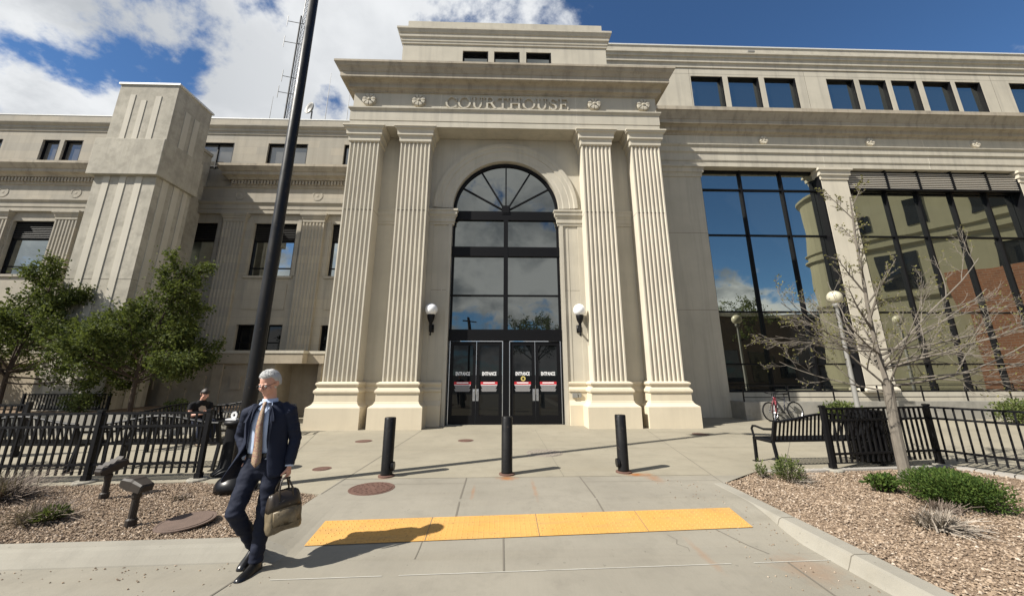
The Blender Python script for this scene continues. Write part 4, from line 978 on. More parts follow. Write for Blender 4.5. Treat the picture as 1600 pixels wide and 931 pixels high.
# ------------------------------------------------------------------ big lamp post, bollards, bin, lids
LPX, LPY = -4.08, 6.14
LP = thing('lamp_post', 'tall black lamp post with flared round base behind the walking man', 'lamp post', (LPX, LPY, 0))
b = MB(); b.lathe([(0.275, 0.0), (0.275, 0.06), (0.265, 0.10), (0.235, 0.15), (0.18, 0.19), (0.145, 0.22), (0.12, 0.27)], 28, (LPX, LPY, 0)); b.build('base', M_black, LP, smooth=True)
b = MB(); b.lathe([(0.108, 0.2), (0.104, 1.5), (0.090, 6), (0.080, 10.8), (0.0, 10.85)], 24, (LPX, LPY, 0)); b.build('pole', M_worn, LP, smooth=True)
b = MB(); b.obox((LPX+0.03, LPY-0.101, 0.62), (0.955, 0.296, 0), (-0.296, 0.955, 0), (0, 0, 1), 0.045, 0.008, 0.10); b.build('access_cover', M_black, LP)
for s in (-1, 1):
    b = MB(); b.tube([(LPX, LPY, 10.6), (LPX+s*0.3, LPY-0.1, 10.75), (LPX+s*0.5, LPY-0.15, 10.75)], 0.045, 8); b.obox((LPX+s*0.8, LPY-0.22, 10.75), (s*0.97, -0.24, 0), (0.24, s*0.97, 0), (0, 0, 1), 0.34, 0.15, 0.06); b.build('lamp_arm', M_black, LP)
for (x, y, hz, lab) in ((-2.06, 6.78, 0.93, 'black steel bollard with side flange, left of the door axis'), (-0.046, 6.83, 0.93, 'black steel bollard in front of the doors, rust at its foot'), (1.98, 6.90, 0.945, 'black steel bollard with rust streak running down the pavement')):
    t = thing('bollard', lab, 'bollard', (x, y, 0), group='black bollards before the entrance')
    b = MB(); b.lathe([(0.100, 0.02), (0.095, 0.05), (0.095, hz-0.012), (0.088, hz), (0.0, hz)], 24, (x, y, 0))
    b.build('post', M_worn, t, smooth=False, bevel=0)
    for p_ in t.children: p_.data.polygons.foreach_set('use_smooth', [True]*len(p_.data.polygons))
    b = MB(); b.lathe([(0.135, 0.0), (0.135, 0.018), (0.105, 0.026), (0.09, 0.03)], 20, (x, y, 0)); b.build('base_plate', M_rust, t)
    if abs(x) > 1:
        b = MB(); sx = 1 if x < 0 else -1
        b.tube([(x+sx*0.08, y-0.02, 0.16), (x+sx*0.125, y-0.02, 0.16)], [0.075, 0.07], 14); b.build('hinge_boss', M_black, t)
BN = thing('ash_urn', 'black tapered ash urn with white plate on top beside the lamp post', 'ash urn', (-4.82, 7.05, 0))
b = MB(); b.lathe([(0.26, 0.0), (0.26, 0.03), (0.22, 0.07), (0.18, 0.12), (0.165, 0.3), (0.145, 0.72), (0.14, 0.78), (0.19, 0.80), (0.19, 0.855), (0.13, 0.87), (0.0, 0.87)], 24, (-4.82, 7.05, 0)); b.build('body', M_blackmat, BN, smooth=True)
b = MB(); b.obox((-4.88, 7.0, 0.885), (1, 0, 0), (0, 1, 0), (0, 0, 1), 0.09, 0.05, 0.012)
for i in range(12):
    a0, a1 = 2*pi*i/12, 2*pi*(i+1)/12
    b.prism([(0.055*cos(a0), 0.06*sin(a0)), (0.055*cos(a1), 0.06*sin(a1)), (0.022*cos(a1), 0.024*sin(a1)), (0.022*cos(a0), 0.024*sin(a0))], lambda a, c: (-4.86+a, 6.99, 0.955+c), lambda a, c: (-4.86+a, 7.01, 0.955+c))
b.build('snuffer_plate', M_white, BN)
def lid(name, x, y, r, mat, lab, cat, z=0.0, rx=0, ry=0, pat=True, group=None):
    b = MB(); b.lathe([(r+0.03, -0.01), (r+0.03, 0.004), (r+0.005, 0.005), (r+0.003, 0.002), (r-0.01, 0.002), (r-0.012, 0.008), (0, 0.008)], 32)
    if pat:
        for ring, cnt in ((0.3, 8), (0.55, 14), (0.8, 20)):
            for k in range(cnt):
                a = 2*pi*k/cnt; b.obox((r*ring*cos(a), r*ring*sin(a), 0.0095), (cos(a), sin(a), 0), (-sin(a), cos(a), 0), (0, 0, 1), r*0.07, r*0.04, 0.003)
    o = b.build(name, mat); o.location = (x, y, z); o.rotation_euler = (rx, ry, 0); return tag(o, lab, cat, group)
G_ = 'iron covers set in the pavement'
lid('manhole_cover', -2.07, 6.10, 0.30, M_rust, 'large rusty iron manhole cover nearest the left bollard', 'manhole cover', group=G_)
lid('cover_plate', -3.75, 4.84, 0.25, M_lid, 'brown round lid lying tilted on the gravel left of the man', 'lid', 0.02, rad(3), rad(-2), False)
lid('drain_cover', -3.37, 7.32, 0.13, M_rust, 'small iron drain cover in the concrete behind the man', 'drain cover', pat=False, group=G_)
lid('drain_cover', -3.64, 10.15, 0.18, M_rust, 'small iron drain cover before the left inner pier', 'drain cover', pat=False, group=G_)
lid('drain_cover', -1.05, 10.15, 0.17, M_rust, 'small iron drain cover left of the center bollard, near the doors', 'drain cover', pat=False, group=G_)
lid('manhole_cover', 0.79, 8.55, 0.36, mk_rust('grey_lid', (0.22, 0.19, 0.155)), 'grey concrete coloured manhole cover right of the center bollard', 'manhole cover', group=G_)
lid('drain_cover', 5.5, 10.95, 0.2, M_rust, 'rusty drain cover before the outer right pier', 'drain cover', pat=False, group=G_)

# yellow tactile strip on the ramp
SA, SB, SCc, SD = (-2.227, 4.49), (2.79, 4.745), (2.81, 5.225), (-2.246, 5.01)
def sp(u, v): return ((SA[0]*(1-u)+SB[0]*u)*(1-v)+(SD[0]*(1-u)+SCc[0]*u)*v, (SA[1]*(1-u)+SB[1]*u)*(1-v)+(SD[1]*(1-u)+SCc[1]*u)*v)
b = MB()
nu, nv = 30, 4; V = []
for j in range(nv+1):
    for i in range(nu+1):
        x, y = sp(i/nu, j/nv); V.append((x, y, h_walk(x, y)+0.008))
b.add(V, [(j*(nu+1)+i, j*(nu+1)+i+1, (j+1)*(nu+1)+i+1, (j+1)*(nu+1)+i) for j in range(nv) for i in range(nu)])
for i in range(84):
    for j in range(8):
        x, y = sp((i+0.5)/84, (j+0.5)/8); z = h_walk(x, y)+0.008
        if random.random() < 0.12: continue
        V = [(x+0.012*cos(k*pi/3), y+0.012*sin(k*pi/3), z-0.001) for k in range(6)]+[(x+0.006*cos(k*pi/3), y+0.006*sin(k*pi/3), z+0.005) for k in range(6)]
        b.add(V, [(k, (k+1) % 6, 6+(k+1) % 6, 6+k) for k in range(6)]+[(6, 7, 8, 9, 10, 11)])
b.cm = 1
for u in (0.25, 0.5, 0.75):
    x0, y0 = sp(u-0.0006, 0); x1, y1 = sp(u+0.0006, 0); x2, y2 = sp(u+0.0006, 1); x3, y3 = sp(u-0.0006, 1)
    b.quad((x0, y0, h_walk(x0, y0)+0.011), (x1, y1, h_walk(x1, y1)+0.011), (x2, y2, h_walk(x2, y2)+0.011), (x3, y3, h_walk(x3, y3)+0.011))
tag(b.build('tactile_strip', [M_yellow, M_line]), 'worn yellow tactile warning strip of bumps across the ramp', 'tactile paving')

# ------------------------------------------------------------------ fences
def post(x, y, parent, h=1.07, w=0.065, foot=True, up=0.0):
    b = MB(); b.box(x-w/2, x+w/2, y-w/2, y+w/2, 0, h); b.box(x-w/2-0.008, x+w/2+0.008, y-w/2-0.008, y+w/2+0.008, h-0.015, h+0.02); b.box(x-w/2-0.012, x+w/2+0.012, y-w/2-0.012, y+w/2+0.012, 0.02, 0.11)
    p_ = b.build('post', M_blackmat, parent)
    if foot:
        f = MB(); f.lathe([(0.15, -0.05), (0.15, 0.015), (0.13, 0.03), (0, 0.03)], 14, (x, y, 0)); f.build('footing', M_kerb, p_)
FL = thing('fence', 'black picket fence along the left gravel bed, ending beside the ash urn', 'fence', (-6.7, 6.56, 0), group='black picket fences')
lp = [(-5.04, 6.66), (-6.70, 6.56), (-9.1, 6.42), (-11.5, 6.3)]
for x, y in lp: post(x, y, FL)
for (a, b_) in zip(lp, lp[1:]): picket_panel(a, b_, 0.11, 1.03, (0.26, 0.83, 1.03), 0.115, 0.026, 'panel', FL)
FR = thing('fence', 'black picket fence around the right gravel bed behind the bare tree', 'fence', (5.73, 6.9, 0), group='black picket fences')
lp = [(5.73, 6.92), (8.05, 7.22), (9.15, 4.95), (10.25, 2.7)]
for x, y in lp: post(x, y, FR)
for (a, b_) in zip(lp, lp[1:]): picket_panel(a, b_, 0.11, 1.03, (0.26, 0.83, 1.03), 0.115, 0.026, 'panel', FR)
FB = thing('fence', 'black picket fence farther back at far left beyond the bench', 'fence', (-10.2, 8.5, 0), group='black picket fences')
lp = [(-10.18, 8.5), (-12.6, 8.2), (-15, 7.9)]
for x, y in lp: post(x, y, FB, foot=False)
for (a, b_) in zip(lp, lp[1:]): picket_panel(a, b_, 0.11, 1.03, (0.26, 0.83, 1.03), 0.115, 0.026, 'panel', FB)
# edging blocks under the right fence
p0, p1 = Vector((8.1, 7.0, 0)), Vector((10.4, 2.3, 0)); d = (p1-p0).normalized(); r = Vector((-d.y, d.x, 0))
b = MB()
for i in range(24):
    c = p0+d*(0.11+i*0.215); b.obox((c.x, c.y, -0.01), d, r, (0, 0, 1), 0.10, 0.09, 0.035)
for i in range(18):
    c = Vector((4.4, 6.83, 0))+(Vector((8.05, 7.08, 0))-Vector((4.4, 6.83, 0)))*((i+0.5)/18); b.obox((c.x, c.y, -0.01), (1, 0.07, 0), (-0.07, 1, 0), (0, 0, 1), 0.097, 0.06, 0.03)
tag(b.build('edging_blocks', M_pavebrick), kind='structure')

# ------------------------------------------------------------------ benches
def bench_shape(L=2.0):
    """local: back at y=0, seat towards +y, centred on x"""
    def arch(x): return 0.80+0.125*(0.5+0.5*cos(2*pi*x/L))
    parts = []
    b = MB(); n = 26
    b.tube([(-L/2+L*i/30, -0.07-0.04, arch(-L/2+L*i/30)) for i in range(31)], 0.022, 6)
    b.bar((-L/2, 0.0, 0.45), (L/2, 0.0, 0.45), 0.04)
    for i in range(n):
        x = -L/2+0.04+(L-0.08)*i/(n-1); b.bar((x, 0.0, 0.45), (x, -0.11, arch(x)), 0.034, 0.010, up=(0, 1, 0))
    parts.append(('backrest', b))
    b = MB()
    b.bar((-L/2, 0.50, 0.44), (L/2, 0.50, 0.44), 0.03); 
    for i in range(n):
        x = -L/2+0.04+(L-0.08)*i/(n-1); b.obox((x, 0.25, 0.445), (1, 0, 0), (0, 1, 0), (0, 0, 1), 0.018, 0.25, 0.005)
    parts.append(('seat', b))
    for s in (-1, 1):
        x = s*(L/2)
        b = MB(); b.bar((x, 0.50, 0), (x, 0.48, 0.45), 0.045); b.bar((x, -0.07, 0), (x, 0.0, 0.45), 0.045); b.bar((x, 0.0, 0.43), (x, 0.48, 0.43), 0.045); b.bar((x, 0.0, 0.45), (x, -0.11, arch(x)), 0.045)
        b.box(x-0.05, x+0.05, 0.46, 0.56, 0, 0.012); b.box(x-0.05, x+0.05, -0.12, -0.02, 0, 0.012); parts.append(('leg', b))
        b = MB(); b.tube([(x, 0.48, 0.44), (x, 0.52, 0.60), (x, 0.48, 0.655), (x, 0.40, 0.66), (x, 0.2, 0.63), (x, -0.06, 0.66)], 0.021, 8); parts.append(('armrest', b))
    return parts
BG = 'black slatted benches with arched backs'
BE = thing('bench', 'black slatted bench beside the right fence post, near the bicycles', 'bench', (5.9, 7.17, 0), group=BG)
for nm, b in bench_shape(2.05): b.build(nm, M_blackmat, BE, world=False)
BE.location = (5.90, 7.20, 0); BE.rotation_euler = (0, 0, rad(3))
dup_tree(BE, (-6.28, 7.30, 0), rad(1), 'black slatted bench directly behind the left fence, near the ash urn')
dup_tree(BE, (-8.65, 7.25, 0), rad(-2), 'black slatted bench behind the left fence, farthest left')
dup_tree(BE, (-8.15, 10.05, 0), rad(180+62+14), 'black slatted bench the seated person sits on')
dup_tree(BE, (-7.2, 11.3, 0), rad(180+10), 'black slatted bench right of the seated person, close to the lamp post')
BL = thing('litter_bin', 'black round litter bin with vertical slats behind the bare tree trunk', 'bin', (7.0, 7.45, 0))
b = MB(); b.lathe([(0.25, 0.06), (0.25, 0.9), (0.24, 0.92), (0.0, 0.92)], 24, (7.1, 7.55, 0)); b.build('liner', M_blackmat, BL)
b = MB()
for k in range(28):
    a = 2*pi*k/28; c = Vector((7.1+0.285*cos(a), 7.55+0.285*sin(a), 0.5)); b.obox(c, (cos(a), sin(a), 0), (-sin(a), cos(a), 0), (0, 0, 1), 0.006, 0.018, 0.45)
for z in (0.07, 0.5, 0.93):
    b.lathe([(0.275, z-0.02), (0.295, z-0.02), (0.295, z+0.02), (0.275, z+0.02), (0.275, z-0.02)], 28, (7.1, 7.55, 0), False)
b.build('slat_shell', M_blackmat, BL)

# ------------------------------------------------------------------ spot lights in the gravel
def flood(x, y, h, rz, tilt, lab, kind):
    t = thing('flood_light', lab, 'flood light', (x, y, 0), group='brown ground flood lights')
    mt = mat_fl
    b = MB(); b.lathe([(0.055, 0.0), (0.055, 0.06), (0.038, 0.075), (0.036, h-0.06), (0.045, h-0.04), (0.045, h), (0.0, h)], 14, (x, y, 0)); b.build('post', mt, t, smooth=False)
    R = Matrix.Rotation(rz, 3, 'Z') @ Matrix.Rotation(tilt, 3, 'Y')
    def T(p): w = R @ Vector(p); return (x+w.x, y+w.y, h+0.09+w.z)
    b = MB()
    sec = [(k_[0]*0.85, k_[1]*0.78, k_[2]*0.8) for k_ in ((-0.17, 0.075, 0.035), (-0.15, 0.09, 0.055), (0.0, 0.10, 0.07), (0.03, 0.105, 0.08), (0.16, 0.125, 0.055), (0.18, 0.125, 0.045))]
    b.rings([[T((s, -w, -e)), T((s, w, -e)), T((s, w, e*0.6)), T((s, w*0.8, e)), T((s, -w*0.8, e)), T((s, -w, e*0.6))] for s, w, e in sec])
    if kind:
        for i in range(4): b.add([T(p) for p in [(-0.12+i*0.07, -0.06, 0.06), (-0.08+i*0.07, -0.06, 0.085), (-0.08+i*0.07, 0.06, 0.085), (-0.12+i*0.07, 0.06, 0.06)]], [(0, 1, 2, 3)])
    b.build('housing', mt, t)
    b = MB(); b.add([T((0.1535, -0.09, -0.03)), T((0.1535, 0.09, -0.03)), T((0.1535, 0.09, 0.018)), T((0.1535, -0.09, 0.018))], [(0, 1, 2, 3)]); b.build('lens', M_gl_dark, t)
    b = MB(); b.bar((x, y, h-0.01), (x, y, h+0.05), 0.05); b.build('knuckle', mt, t)
mat_fl = mat_plain('brown_powder_coat', (0.035, 0.028, 0.023), 0.55, 0, 0.15, 0.3)
flood(-4.33, 4.80, 0.33, rad(165), rad(-14), 'brown ground flood light on a tall stem, nearest the kerb', 0)
flood(-5.62, 5.78, 0.30, rad(75), rad(-22), 'brown ground flood light with finned top, close to the left fence', 1)

# ------------------------------------------------------------------ globe street lamp on the right
GX, GYY = 11.80, 12.6
GLM = thing('street_lamp', 'tall grey lamp pole with one cream globe before the glass wing', 'street lamp', (GX, GYY, 0))
b = MB(); b.lathe([(0.16, 0), (0.16, 0.05), (0.10, 0.12), (0.075, 0.3), (0.055, 3.8), (0.05, 3.95), (0.10, 3.98), (0.12, 4.05), (0.10, 4.10), (0.0, 4.1)], 16, (GX, GYY, 0)); b.build('pole', M_galv, GLM, smooth=True)
b = MB(); b.sphere((GX, GYY, 4.32), 0.235, 22, 14); b.build('globe', M_globe_old, GLM, smooth=True)
G2X, G2Y = 20.2, 12.6
r2 = dup_tree(GLM, (G2X, G2Y, 0), 0, 'grey lamp pole with cream globe farther right before the second bay')
GLM['group'] = r2['group'] = 'globe lamps before the glass wing'

# ------------------------------------------------------------------ vegetation
def rvec(rng):
    while True:
        v = Vector((rng.uniform(-1, 1), rng.uniform(-1, 1), rng.uniform(-1, 1)))
        if 0.05 < v.length < 1: return v.normalized()
def add_leaf(b, p, d, s, rng, w=0.5):
    """a folded leaf: two triangles each side of the midrib"""
    r = d.cross(rvec(rng)); r = r.normalized() if r.length > 1e-3 else d.orthogonal().normalized(); n = d.cross(r)
    m = p+d*(s*0.5); t = p+d*s
    b.add([p, m+r*(s*w*0.5)+n*(s*0.08), t, m-r*(s*w*0.5)+n*(s*0.08)], [(0, 1, 2), (0, 2, 3)])
def branch(b, p, d, L, r, rng, depth, out, bend=0.12, up=0.05, nseg=5, maxd=3, kids=(4, 6), ang=(0.5, 0.9), ratio=(0.5, 0.7), start=0.25, sides=5):
    pts = [p.copy()]; rr = [r]; dirs = [d.copy()]
    for i in range(nseg):
        d = (d+rvec(rng)*bend+Vector((0, 0, up))).normalized(); p = p+d*(L/nseg); pts.append(p.copy()); rr.append(r*(1-0.75*(i+1)/nseg)); dirs.append(d.copy())
    b.tube(pts, rr, max(3, sides), cap=False)
    out.append((depth, pts, dirs, rr))
    if depth >= maxd: return
    k = rng.randint(*kids)
    for j in range(k):
        f = start+(1-start)*(j+rng.random()*0.8)/k; f = min(f, 0.98); i = min(int(f*nseg), nseg-1); q = pts[i].lerp(pts[i+1], f*nseg-i)
        ax = dirs[i]; perp = (rvec(rng)); perp = (perp-ax*perp.dot(ax)).normalized(); a = rng.uniform(*ang)
        nd = (ax*cos(a)+perp*sin(a)).normalized()
        branch(b, q, nd, L*rng.uniform(*ratio)*(1.05-0.45*f), max(0.0034, rr[i]*rng.uniform(0.5, 0.7)), rng, depth+1, out, bend*1.2, up, max(3, nseg-1), maxd, kids, ang, ratio, 0.15, sides-1)
def leafy_tree(x, y, z, h, spread, seed, lab, nleaf=11000, lean=0):
    rng = random.Random(seed)
    t = thing('leafy_tree', lab, 'tree', (x, y, z), group='small leafy trees before the stone wing')
    b = MB(); out = []
    trunk_top = h*0.24
    b.tube([(x, y, z-0.1), (x+0.02, y, z+0.1), (x-0.02, y+0.02, z+trunk_top*0.6), (x+lean*0.2, y, z+trunk_top)], [0.09, 0.065, 0.058, 0.055], 8)
    n1 = 13
    for i in range(n1):
        a = 2*pi*i/n1+rng.uniform(-0.3, 0.3); el = rng.uniform(-0.12, 0.9) if i else 1.4
        zz = trunk_top*rng.uniform(0.7, 1.15)
        L = (spread*0.62 if el < 0.7 else h*0.5)*rng.uniform(0.8, 1.1)
        branch(b, Vector((x+lean*0.15, y, z+zz)), Vector((cos(a)*cos(el), sin(a)*cos(el), sin(el))), L, 0.030, rng, 1, out, 0.16, 0.06, 6, 3, (4, 6), (0.45, 0.95), (0.42, 0.62), 0.25)
    branch(b, Vector((x, y, z+trunk_top)), Vector((0.08+lean, 0, 1)).normalized(), h*0.66, 0.06, rng, 1, out, 0.08, 0.05, 7, 3, (9, 11), (0.6, 1.1), (0.36, 0.5), 0.15)
    b.build('trunk', M_barkdark, t)
    tips = [(p_, d_) for dep, pts, dirs, rr in out if dep >= 2 for p_, d_ in zip(pts[1:], dirs[1:])]+[(p_, d_) for dep, pts, dirs, rr in out if dep == 1 for p_, d_ in list(zip(pts, dirs))[3:]]
    lf = MB()
    for _ in range(nleaf):
        p_, d_ = tips[rng.randrange(len(tips))]
        q = p_+rvec(rng)*abs(rng.gauss(0, 0.17)); dd = (d_*0.6+rvec(rng)*0.8+Vector((0, 0, -0.25))).normalized()
        add_leaf(lf, q, dd, rng.uniform(0.07, 0.125), rng, 0.55)
    lf.build('crown', M_leaf, t); return t
leafy_tree(-11.45, 12.1, 0.5, 5.0, 3.4, 11, 'small leafy tree nearest the annex, dark trunk behind the planter wall', 24000)
leafy_tree(-15.6, 12.3, 0.5, 4.8, 4.7, 5, 'wide leafy tree at far left, cut by the picture edge', 26000)
leafy_tree(-19.6, 12.9, 0.5, 4.7, 4.0, 8, 'leafy tree farthest left, mostly outside the frame', 14000)

def bare_tree(x, y):
    rng = random.Random(21)
    t = thing('bare_tree', 'bare grey young tree with wide fine branches and first buds in the right gravel bed', 'tree', (x, y, 0))
    b = MB(); out = []
    tr = [(x-0.02, y, -0.05), (x, y, 0.08), (x+0.0, y, 0.6), (x+0.03, y, 1.1), (x+0.05, y, 1.5)]
    b.tube(tr, [0.105, 0.082, 0.075, 0.072, 0.075], 10)
    top = Vector((x+0.05, y, 1.45))
    # leader
    branch(b, top, Vector((-0.02, 0.0, 1)), 3.5, 0.042, rng, 1, out, 0.05, 0.03, 10, 4, (10, 12), (0.5, 0.9), (0.22, 0.34), 0.06, 7)
    for a, el, L, r in ((180, 4, 1.9, .022), (172, 22, 1.9, .024), (205, 12, 1.7, .02), (150, 8, 1.6, .02), (0, 4, 2.7, .026), (10, 18, 3.1, .028), (-15, 10, 2.8, .026), (22, 6, 2.5, .024), (-30, 24, 2.4, .024), (60, 18, 1.7, .02), (110, 20, 1.7, .02), (250, 24, 1.4, .018), (290, 16, 1.6, .02), (330, 8, 2.1, .02), (185, 45, 2.0, .024), (5, 40, 2.9, .028), (75, 50, 2.0, .02), (265, 52, 1.8, .02), (170, 2, 1.5, .016), (15, -2, 2.2, .018)):
        a, el = rad(a), rad(el)
        branch(b, top+Vector((0, 0, rng.uniform(-0.15, 0.75))), Vector((cos(a)*cos(el), sin(a)*cos(el), sin(el))), L, r*0.85, rng, 1, out, 0.085, 0.035, 9, 4, (4, 6), (0.4, 0.8), (0.36, 0.52), 0.22, 6)
    b.build('trunk', M_barkgrey, t)
    lf = MB()
    for dep, pts, dirs, rr in out:
        if dep >= 3:
            for k, (p_, d_) in enumerate(zip(pts[1:], dirs[1:])):
                if rng.random() < (0.30 if k == len(pts)-2 else 0.015):
                    for _ in range(rng.randint(2, 4)): add_leaf(lf, p_, (d_+rvec(rng)*0.9).normalized(), rng.uniform(0.018, 0.042), rng, 0.6)
    lf.build('bud', M_bud, t)
    t.children[-1]['kind'] = 'stuff'
    return t
bare_tree(6.50, 6.42)

def shrub(x, y, z, rx, ry, h, n, leaf, mat, lab, seed, cat='shrub', w=0.55, up=0.5, stems=True, group=None, blobs=6):
    rng = random.Random(seed); t = thing('shrub', lab, cat, (x, y, z), group=group)
    cs = [(rng.uniform(-0.55, 0.55)*rx, rng.uniform(-0.55, 0.55)*ry, rng.uniform(0.25, 0.55)*h, rng.uniform(0.45, 0.7)) for _ in range(blobs)]+[(0, 0, 0.4*h, 0.8)]
    st = MB()
    for i in range(26):
        c = cs[i % len(cs)]; e = Vector((x+c[0]+rng.uniform(-.3, .3)*rx, y+c[1]+rng.uniform(-.3, .3)*ry, z+c[2]+0.3*h*rng.random())); b0 = Vector((x+c[0]*0.3, y+c[1]*0.3, z-0.02))
        st.tube([b0, b0.lerp(e, 0.5)+rvec(rng)*0.04, e], [0.008, 0.006, 0.003], 4, False)
    st.build('stem', M_barkdark, t)
    lf = MB()
    for _ in range(n):
        c = cs[rng.randrange(len(cs))]; v = rvec(rng); q = rng.random()**0.4
        p = Vector((x+c[0]+v.x*rx*c[3]*q, y+c[1]+v.y*ry*c[3]*q, z+c[2]+v.z*h*0.55*c[3]*q))
        if p.z < z+0.005: p.z = z+0.005+rng.random()*0.06
        add_leaf(lf, p, (v*0.7+rvec(rng)*0.7+Vector((0, 0, up))).normalized(), leaf*rng.uniform(0.6, 1.3), rng, w)
    lf.build('foliage', mat, t); return t
shrub(5.80, 5.22, 0, 0.60, 0.50, 0.46, 15000, 0.032, M_shrub, 'large bright green shrub with small leaves in the right gravel bed', 3, blobs=9)
shrub(6.55, 5.85, 0, 0.38, 0.30, 0.30, 4600, 0.032, M_shrub, 'green shrub touching the large one, closer to the right fence', 4)
shrub(5.45, 5.75, 0, 0.20, 0.16, 0.26, 700, 0.06, M_shrub, 'small broad-leaved green plant at the foot of the bare tree', 6)
def grassy(x, y, z, r, h, n, mat, lab, seed, spread=0.9, curve=0.35, wid=0.006, group=None, green=None):
    rng = random.Random(seed); t = tag(None or bpy.data.objects.new('dry_bush', None), lab, 'bush', group); C.objects.link(t); t.location = (x, y, z)
    b = MB()
    for i in range(n):
        a = rng.uniform(0, 2*pi); el = rng.uniform(0.15, 1.45)**1.0; L = h*rng.uniform(0.55, 1.15)/max(0.45, sin(el)) if el > 0.4 else r*rng.uniform(0.6, 1.1)
        L = min(L, r*1.25); d = Vector((cos(a)*cos(el), sin(a)*cos(el), sin(el))); p = Vector((x+rng.gauss(0, r*0.22), y+rng.gauss(0, r*0.22), z))
        s = Vector((-sin(a), cos(a), 0))*wid; pts = []
        for k in range(4):
            pts.append(p.copy()); d = (d+Vector((0, 0, -curve*0.3))+rvec(rng)*0.16).normalized(); p = p+d*(L/3)
            if p.z < z+0.004: p.z = z+0.004
        V = []
        for k, q in enumerate(pts):
            w_ = 1-0.28*k; V += [q-s*w_, q+s*w_+Vector((0, 0, wid*0.5))]
        b.add(V, [(2*k, 2*k+1, 2*k+3, 2*k+2) for k in range(3)])
    b.build('stalk', mat, t)
    if green:
        lf = MB()
        for _ in range(green[0]):
            v = rvec(rng); q = rng.random()**0.5; p = Vector((x+green[1]+v.x*green[3]*q, y+green[2]+v.y*green[3]*q, z+0.02+abs(v.z)*green[4]*q)); add_leaf(lf, p, (v+Vector((0, 0, 0.7))+rvec(rng)*0.5).normalized(), rng.uniform(0.03, 0.07), rng, 0.35)
        lf.build('foliage', M_shrub2, t)
    return t
grassy(4.55, 6.30, 0, 0.30, 0.22, 240, M_dry, 'half green, half dead bush near the tip of the right gravel bed', 2, green=(900, -0.05, 0.05, 0.22, 0.33))
grassy(4.18, 6.55, 0, 0.12, 0.16, 60, M_dry, 'tiny sprig at the very tip of the right gravel bed', 12, green=(160, 0, 0, 0.08, 0.24))
grassy(4.72, 4.46, 0, 0.32, 0.17, 420, M_dry, 'pale dry grass clump in front of the large green shrub', 5, wid=0.009)
grassy(5.35, 4.95, 0, 0.25, 0.12, 200, M_drygrey, 'flat grey dead twigs between dry clump and green shrub', 6)
grassy(6.15, 4.05, 0, 0.26, 0.2, 200, M_dry, 'dry tuft at the right picture edge in the gravel', 7)
grassy(-7.0, 5.75, 0, 0.50, 0.34, 640, M_drygrey, 'grey dry bush at the left picture edge by the fence', 8, wid=0.007)
grassy(-5.55, 4.98, 0, 0.36, 0.20, 420, M_drygrey, 'low grey dry bush with green shoots nearest the left kerb', 9, green=(420, 0.16, -0.02, 0.15, 0.12))
grassy(-4.55, 5.75, 0, 0.2, 0.05, 60, M_drygrey, 'flat dead twigs on the gravel before the lamp post', 10)
shrub(12.0, 13.3, 0, 0.75, 0.5, 0.85, 2200, 0.09, M_shrub2, 'sage green shrub by the ramp wall behind the lamp pole', 14)
shrub(17.2, 12.6, 0, 1.0, 0.6, 1.0, 3000, 0.09, M_shrub2, 'sage green shrub beyond the right fence, farther right', 15)
shrub(-9.9, 12.0, 0.5, 0.4, 0.3, 0.5, 700, 0.07, M_shrub2, 'low green plant in the planter by the tree trunk', 16)
shrub(-12.9, 12.0, 0.5, 0.5, 0.3, 0.7, 900, 0.08, M_shrub2, 'green plant in the planter beside the picket railing', 17)

